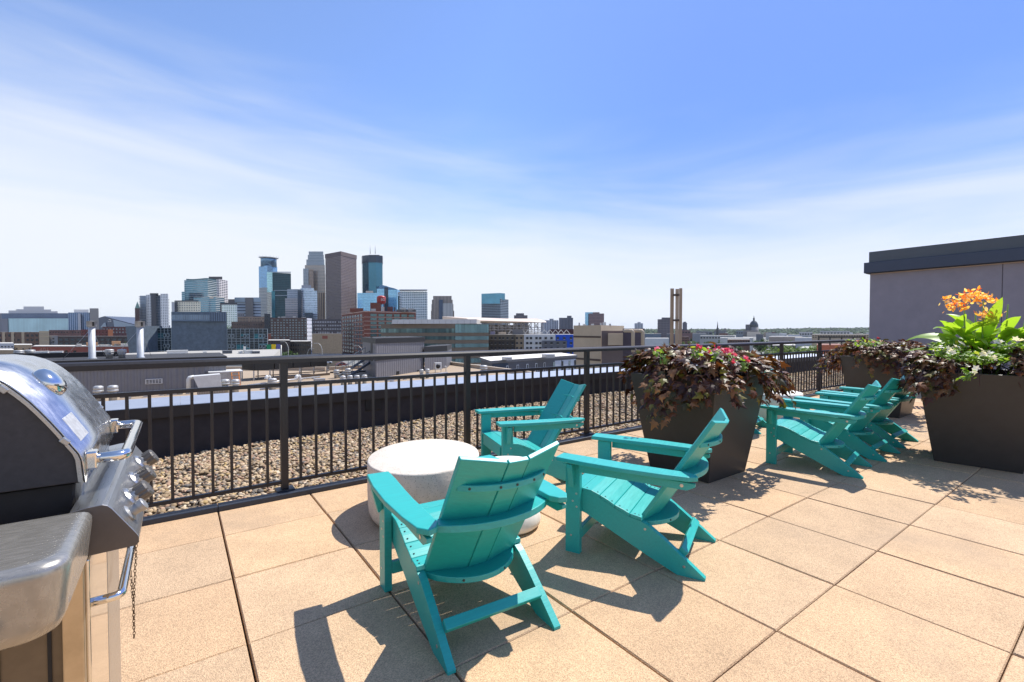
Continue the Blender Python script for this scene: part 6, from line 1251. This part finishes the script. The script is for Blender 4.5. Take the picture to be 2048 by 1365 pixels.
# ---- far right: distant blocks, basilica, trees
GD = 'distant high rises right of the skyline'
for (lab, ua, ub, vt, dd, m, extra) in (('small dark stepped high rise right of the lone banded tower', 1028, 1055, 631, 1500, facade('far_dark', (.10, .085, .095), (.04, .05, .07), 4, 3.5, .5, .5, var=.4), (1032, 1048, 627)),
    ('grey and white pair of slabs at the end of the ballpark canopy', 1083, 1117, 641, 1400, facade('far_pale', (.34, .36, .40), (.10, .12, .16), 4, 5, .9, .4, var=.3), (1099, 1107, 638)),
    ('dark slate high rise with a small roof box left of the beige block', 1118, 1146, 636, 1300, facade('far_slate', (.085, .085, .11), (.05, .06, .09), 60, 4, 1, .5, var=.2), (1134, 1143, 632)),
    ('brown high rise with a blue glass left side above the beige block', 1178, 1208, 627.5, 1250, facade('far_brown', (.17, .10, .095), (.06, .06, .08), 4, 3.4, .5, .5, var=.5), (1186, 1199, 625)),
    ('small pale blue grey block between the bent pipes and the dark bank of trees', 1269, 1286, 647, 1500, facade('far_pale'), (1275, 1281, 644.6)),
    ('dark brown high rise just left of the triple flue', 1315, 1341, 639, 1100, facade('far_dark'), (1323, 1340, 635.5)),
    ('grey block just right of the triple flue', 1365, 1374, 646, 1100, facade('far_slate'), (1366.5, 1372, 644))):
    t = bld('high_rise', lab, slab(ua, ub, dd, 30), hgt(vt, dd), m, m_roofdk, group=GD); addbox(t, 'roof_box', slab(extra[0], extra[1], dd+5, 12), hgt(vt, dd), hgt(extra[2], dd+5), m)
    if 'blue glass left' in lab: addbox(t, 'glass_side', slab(1170, 1186, dd+8, 20), GZ, hgt(625, dd+8), f_lb)
GL = 'low buildings spread below the wooded hills'
lows = [('long flat blue grey shed left of the triple flue', 1288, 1322, 700, 668, (.13, .17, .22), 0), ('low white shed at the foot of the triple flue', 1290, 1338, 480, 677, (.5, .52, .53), 0), ('reddish low block right of the triple flue', 1364, 1381, 900, 661, (.16, .09, .09), 3),
    ('grey warehouse with a pale roof below the church spire', 1385, 1413, 800, 667, (.22, .24, .26), 0), ('long pale building under the church spire', 1400, 1470, 650, 671.5, (.36, .37, .36), 12), ('brown brick low row under the basilica', 1455, 1500, 430, 679, (.18, .10, .07), 9), ('white shed left of the big round tree', 1440, 1507, 520, 676, (.5, .5, .48), 0),
    ('wide sandy roofed warehouse right of the big round tree', 1538, 1605, 600, 674, (.38, .31, .26), 0), ('white gabled shed on the hillside edge', 1576, 1600, 800, 670, (.55, .57, .6), 0), ('long white warehouse left of the tan slab block', 1590, 1626, 560, 676, (.48, .50, .53), 0),
    ('tan slab block with a row of windows behind the right railing', 1624, 1738, 480, 669, (.42, .33, .235), 22), ('cluster of pale houses on the hillside', 1598, 1625, 1500, 664.5, (.45, .45, .44), 5), ('dark low building with a white roof under the railing top', 1545, 1592, 260, 691, (.10, .09, .10), 6), ('pale parking deck seen through the right railing', 1600, 1640, 230, 697, (.5, .48, .45), 0),
    ('small teal grey block beside the basilica', 1472, 1486, 1500, 662, (.17, .2, .22), 3), ('pale apartment row on the hillside', 1640, 1700, 1600, 662.5, (.40, .40, .39), 9), ('grey church hall under the spire', 1428, 1452, 1300, 661.5, (.16, .17, .18), 0), ('low slate building left of the spire', 1392, 1425, 1400, 663, (.16, .18, .20), 4)]
for i, (lab, ua, ub, dd, vt, col, nw) in enumerate(lows):
    fp = slab(ua, ub, dd, 30); t = bld('low_building', lab, fp, hgt(vt, dd), mat('low_%d' % i, col, .8, noise=.1, nscale=.1), m_rooflt, group=GL)
    if nw: windows(t, fp[0], fp[1], max(hgt(vt+8, dd), GZ), hgt(vt, dd)-.8, nw, 1 if i != 10 else 2, .6, .4, m_wd, th=.2)
# basilica
m_bas = mat('basilica_stone', (.20, .19, .18), .85); m_cop = mat('dome_slate', (.035, .05, .06), .7)
bs = bld('basilica', 'dark domed basilica with a lantern on the horizon', slab(1486, 1515, 1750, 60), hgt(661.5, 1750), m_bas, m_roofdk, cat='church'); c0 = plan(1507.5, 1770); kk = 1770/F
mb = MB(); mb.lathe([(8.5*kk, GZ), (8.5*kk, hgt(655, 1770))], (c0.x, c0.y, 0), 24); mb.build('drum', facade('drum', (.2, .19, .18), (.05, .05, .06), 20, 3, .8, .4), bs)
z0_ = hgt(655.5, 1770); mb = MB(); mb.lathe([(8.2*kk, z0_), (7.9*kk, z0_+5*kk), (6.6*kk, z0_+9*kk), (4.4*kk, z0_+12*kk), (2.2*kk, z0_+13.6*kk), (1.8*kk, z0_+14*kk), (1.6*kk, z0_+17*kk), (2.1*kk, z0_+17.4*kk), (.6*kk, z0_+20*kk), (.2*kk, z0_+24*kk)], (c0.x, c0.y, 0), 28); mb.build('dome', m_cop, bs)
addbox(bs, 'tower', slab(1491, 1500, 1760, 20), GZ, hgt(649.5, 1760), mat('basilica_dark', (.09, .09, .10), .85)); addbox(bs, 'portico', slab(1494, 1521, 1730, 20), GZ, hgt(664.5, 1730), mat('cornice_cream'))
cs = thing('church_spire', 'needle thin dark church spire left of the basilica', 'church', plan(1435, 1300)); mb = MB(); k = 1300/F
mb.lathe([(2.2*k, GZ), (2.0*k, hgt(659, 1300)), (1.4*k, hgt(656, 1300)), (.2*k, hgt(643.5, 1300))], (0, 0, 0), 8); mb.build('spire', mat('spire_slate', (.06, .06, .065), .8), cs); addbox(cs, 'nave', [p_-plan(1435, 1300) for p_ in slab(1430, 1442, 1305, 20)], GZ, hgt(660, 1300), m_bas)
bld('church_tower', 'square grey stone church tower between spire and basilica', slab(1448, 1452.5, 1350, 6), hgt(657, 1350), m_bas, m_roofdk, cat='church')
# rooftop terrace with a frame on the nearer brick house at right
nb_ = thing('brick_penthouse', 'red brick roof structure with a dark open frame above it, behind the right railing', 'roof structure'); fp = slab(1634, 1730, 34, 4)
addbox(nb_, 'wall', fp, GZ, hgt(690.5, 34), mat('brick_terracotta', (.30, .095, .05), .85, noise=.1, nscale=2), mat('roof_brick', (.25, .12, .09), .9))
mb = MB(); p_, q_ = at(1637, 674.5, 34), at(1730, 674.5, 34); mb.bar(p_, q_, .12, .10)
for s in (0.005, .25, .5, .75, .995): x = p_.lerp(q_, s); mb.bar((x.x, x.y, hgt(690.5, 34)), (x.x, x.y, x.z), .08, .08, up=(1, 0, 0))
mb.build('frame', m_rail, nb_)
# wooded hills
hv = []; hf_ = []; NU, ND = 70, 10
def hillz(u_, s):
    prof_ = np.interp(u_, [1180, 1250, 1330, 1400, 1450, 1520, 1560, 1610, 1660, 1700, 1760, 1900, 2100], [661, 661, 661, 661, 660.8, 660.6, 659.8, 658.8, 658.5, 658.0, 657.6, 657, 657]); return prof_
for i in range(NU+1):
    u_ = 1180+i*13.2
    for j in range(ND+1):
        s = j/ND; dd = 2200+2600*s; z = GZ+(hgt(hillz(u_, s), 4400)-GZ)*math.sin(min(1, s*1.15)*math.pi/2)**1.3*(1 if s < .9 else .9)+2*math.sin(u_*.11+s*9); p_ = plan(u_, dd); hv.append((p_.x, p_.y, z))
for i in range(NU):
    for j in range(ND): a = i*(ND+1)+j; hf_.append((a, a+ND+1, a+ND+2)); hf_.append((a, a+ND+2, a+1))
h_ = big_mesh('hills', np.array(hv), np.array(hf_), mat('hill_green', (.045, .07, .035), .95, noise=.3, nscale=.004)); tag(h_, kind='structure')
# canopy crowns of the far wood: many small leafy clumps, one mass
m_wood = mat('wood_foliage', (.05, .085, .03), .9, island=[(0, (.035, .065, .024)), (.3, (.05, .085, .03)), (.6, (.07, .11, .04)), (.85, (.03, .05, .022))])
V0, F0 = ico(1); n = 5200; uu = rng.uniform(1185, 2000, n); ss = rng.uniform(0, 1, n)**.8; P = []
for u_, s in zip(uu, ss):
    i = min(NU-1, (u_-1180)/13.2); dd = 2200+2600*s; j = s*ND; a = hv[int(i)*(ND+1)+int(round(j))]; p_ = plan(u_, dd); P.append((p_.x, p_.y, a[2]+2))
P = np.array(P); sz = rng.uniform(6, 13, n); W = V0[None]*(sz[:, None]*np.stack([np.ones(n), np.ones(n), rng.uniform(.6, 1.0, n)], -1)*1.)[:, None, :]*(1+.25*rng.normal(size=(n, len(V0), 1)))+P[:, None]
w_ = big_mesh('wood', W.reshape(-1, 3), (F0[None]+(np.arange(n)*len(V0))[:, None, None]).reshape(-1, 3), m_wood, smooth=False); tag(w_, 'distant wooded hills of mixed green trees along the right horizon', 'woodland', kind='stuff')
# trees of the middle distance
def make_tree(name, seed, H, W_, n, mleaf, lab, conic=.0):
    r_ = np.random.default_rng(seed); t = thing(name, lab, 'tree'); mb = MB(); mb.tube([(0, 0, 0), (.1, .05, H*.3), (.0, .1, H*.55), (.1, 0, H*.8)], [H*.032, H*.024, H*.016, H*.006], 7)
    for k in range(6): a = k*1.05; mb.tube([(0, 0, H*(.25+.06*k)), (math.cos(a)*W_*.25, math.sin(a)*W_*.25, H*(.42+.06*k)), (math.cos(a)*W_*.42, math.sin(a)*W_*.42, H*(.5+.06*k))], [H*.012, H*.008, H*.003], 5)
    mb.build('trunk', mat('bark', (.06, .045, .032), .9), t)
    cl = r_.normal(size=(26, 3)); cl /= np.linalg.norm(cl, axis=1)[:, None]; cl *= r_.uniform(.35, .9, (26, 1)); c = cl[r_.integers(0, 26, n)]; q = r_.normal(size=(n, 3)); q /= np.linalg.norm(q, axis=1)[:, None]; q = c+q*r_.uniform(.05, .34, (n, 1))
    P = q*np.array([W_/2, W_/2, H*.40])+np.array([0, 0, H*.60]); nr = q+r_.normal(0, .5, (n, 3))+np.array([0, 0, .4])
    V_, F_ = leaf_template('oval'); keep = P[:, 2] > H*.14; P, nr = P[keep], nr[keep]; scatter_leaves('crown', (V_, F_), P, r_.normal(size=P.shape), nr, r_.uniform(.055, .11, len(P))*H, mleaf, t)
    return t
m_tg = mat('tree_leaf', (.06, .11, .03), .75, island=[(0, (.045, .085, .02)), (.35, (.06, .115, .03)), (.7, (.085, .15, .04)), (.9, (.03, .06, .018))], trans=.2)
m_tl = mat('tree_leaf_light', (.12, .19, .04), .75, island=[(0, (.10, .16, .03)), (.4, (.13, .20, .045)), (.8, (.17, .25, .06))], trans=.25)
GTt = 'trees scattered below the hills at right'
tA = make_tree('tree', 1, 14, 15, 1500, m_tg, 'big round dark green tree in front of the basilica', 0); tB = make_tree('tree', 2, 10, 8, 900, m_tl, 'light green bushy tree', 0); tC = make_tree('tree', 3, 12, 10, 1000, m_tg, 'dark tree', 0)
tA['group'] = GTt; k_ = 0
p_ = plan(1523, 420); tA.location = (p_.x, p_.y, GZ); tA.scale = (1.1, 1.1, 1.18)
DK = 'mid green tree standing among the sheds and roofs below the hills at the right'; LT = 'light yellow green bushy tree among the low roofs right of the triple flue'
tB['label'] = LT; tB['group'] = GTt; tC['label'] = DK; tC['group'] = GTt; random.seed(5)
spots = [(random.uniform(1240, 1740), random.choice((320, 420, 520, 640, 800, 1000, 1200))*random.uniform(.9, 1.1)) for _ in range(95)]
firstB = firstC = True
for (u_, dd) in spots:
    if abs(u_-1523) < 14 and dd < 500: continue
    src = tB if random.random() < .4 else tC; p_ = plan(u_, dd); s = random.uniform(.75, 1.15); rz = random.uniform(0, 6.28)
    if (src is tB and firstB) or (src is tC and firstC):
        src.location = (p_.x, p_.y, GZ); src.scale = (s,)*3; src.rotation_euler[2] = rz
        if src is tB: firstB = False
        else: firstC = False
    else: dup(src, (p_.x, p_.y, GZ), rz, scale=(s, s, s*random.uniform(.9, 1.1)))
NT = 'light green tree in the line seen through the right railing'
for i in range(14):
    u_ = 1548+i*8.5+random.uniform(-2, 2); dd = random.uniform(170, 240); p_ = plan(u_, dd); s = (GZ*-1+hgt(687.5+random.uniform(-2, 4), dd))/10*.98; dup(tB, (p_.x, p_.y, GZ), random.uniform(0, 6), NT, 'line of light green trees beyond the right railing', (s*.9, s*.9, s))
LTs = 'dark green street tree among the brick blocks left of the skyline'
for (u_, dd, vt) in ((500, 330, 700), (575, 225, 700), (590, 228, 704), (246, 300, 683), (262, 305, 684), (452, 480, 648), (445, 470, 650), (560, 230, 703)):
    p_ = plan(u_, dd); s = max(.5, (hgt(vt, dd)-GZ)/12); dup(tC, (p_.x, p_.y, GZ), random.uniform(0, 6), LTs, 'street trees among the city blocks', (s*.8, s*.8, s))
# far flat fabric of the city left of the hills: many distant roofs as separate low blocks
random.seed(11); cols_ = [('pale', (.42, .42, .41)), ('brick', (.16, .08, .06)), ('tan', (.30, .24, .18)), ('slate', (.12, .13, .15)), ('white', (.55, .55, .55))]
cnt_ = 0
for (ulo, uhi, n_b, dlo, dhi, vlo, vhi) in ((-60, 290, 26, 430, 900, 658, 668), (440, 640, 10, 470, 800, 646, 664), (880, 1160, 12, 450, 1100, 655, 664), (1290, 1760, 46, 600, 1900, 662, 670)):
    for i in range(n_b):
        u_ = random.uniform(ulo, uhi); dd = random.uniform(dlo, dhi); w_ = random.uniform(8, 26)*700/dd; vt = max(random.uniform(vlo, vhi), 661.3+(16 if dd < 700 else 12)*F/dd*.5); nm, col = random.choice(cols_)
        fp = slab(u_, u_+w_, dd, 18); t = bld('city_block', 'small distant %s coloured city block, one of many low roofs far off' % nm, fp, hgt(vt, dd), mat('block_'+nm, col, .8, noise=.1, nscale=.1), m_rooflt if random.random() < .6 else m_roofdk, group='far %s city blocks' % nm)
        if dd < 700: windows(t, fp[0], fp[1], hgt(vt, dd)-7, hgt(vt, dd)-.8, max(2, int(w_/2.5)), 2, .5, .45, m_wd)

# ---- the air: a thin even haze round everything
hm = bpy.data.materials.new('haze'); hm.use_nodes = True; t_ = hm.node_tree; t_.nodes.clear(); o_ = t_.nodes.new('ShaderNodeOutputMaterial'); v_ = t_.nodes.new('ShaderNodeVolumePrincipled')
v_.inputs['Color'].default_value = (.80, .88, 1, 1); v_.inputs['Density'].default_value = .00003; v_.inputs['Anisotropy'].default_value = .2; t_.links.new(v_.outputs[0], o_.inputs['Volume'])
mb = MB(); mb.box((-15000, -7000, GZ-2), (17000, 17000, 260)); tag(mb.build('haze', hm), kind='stuff')
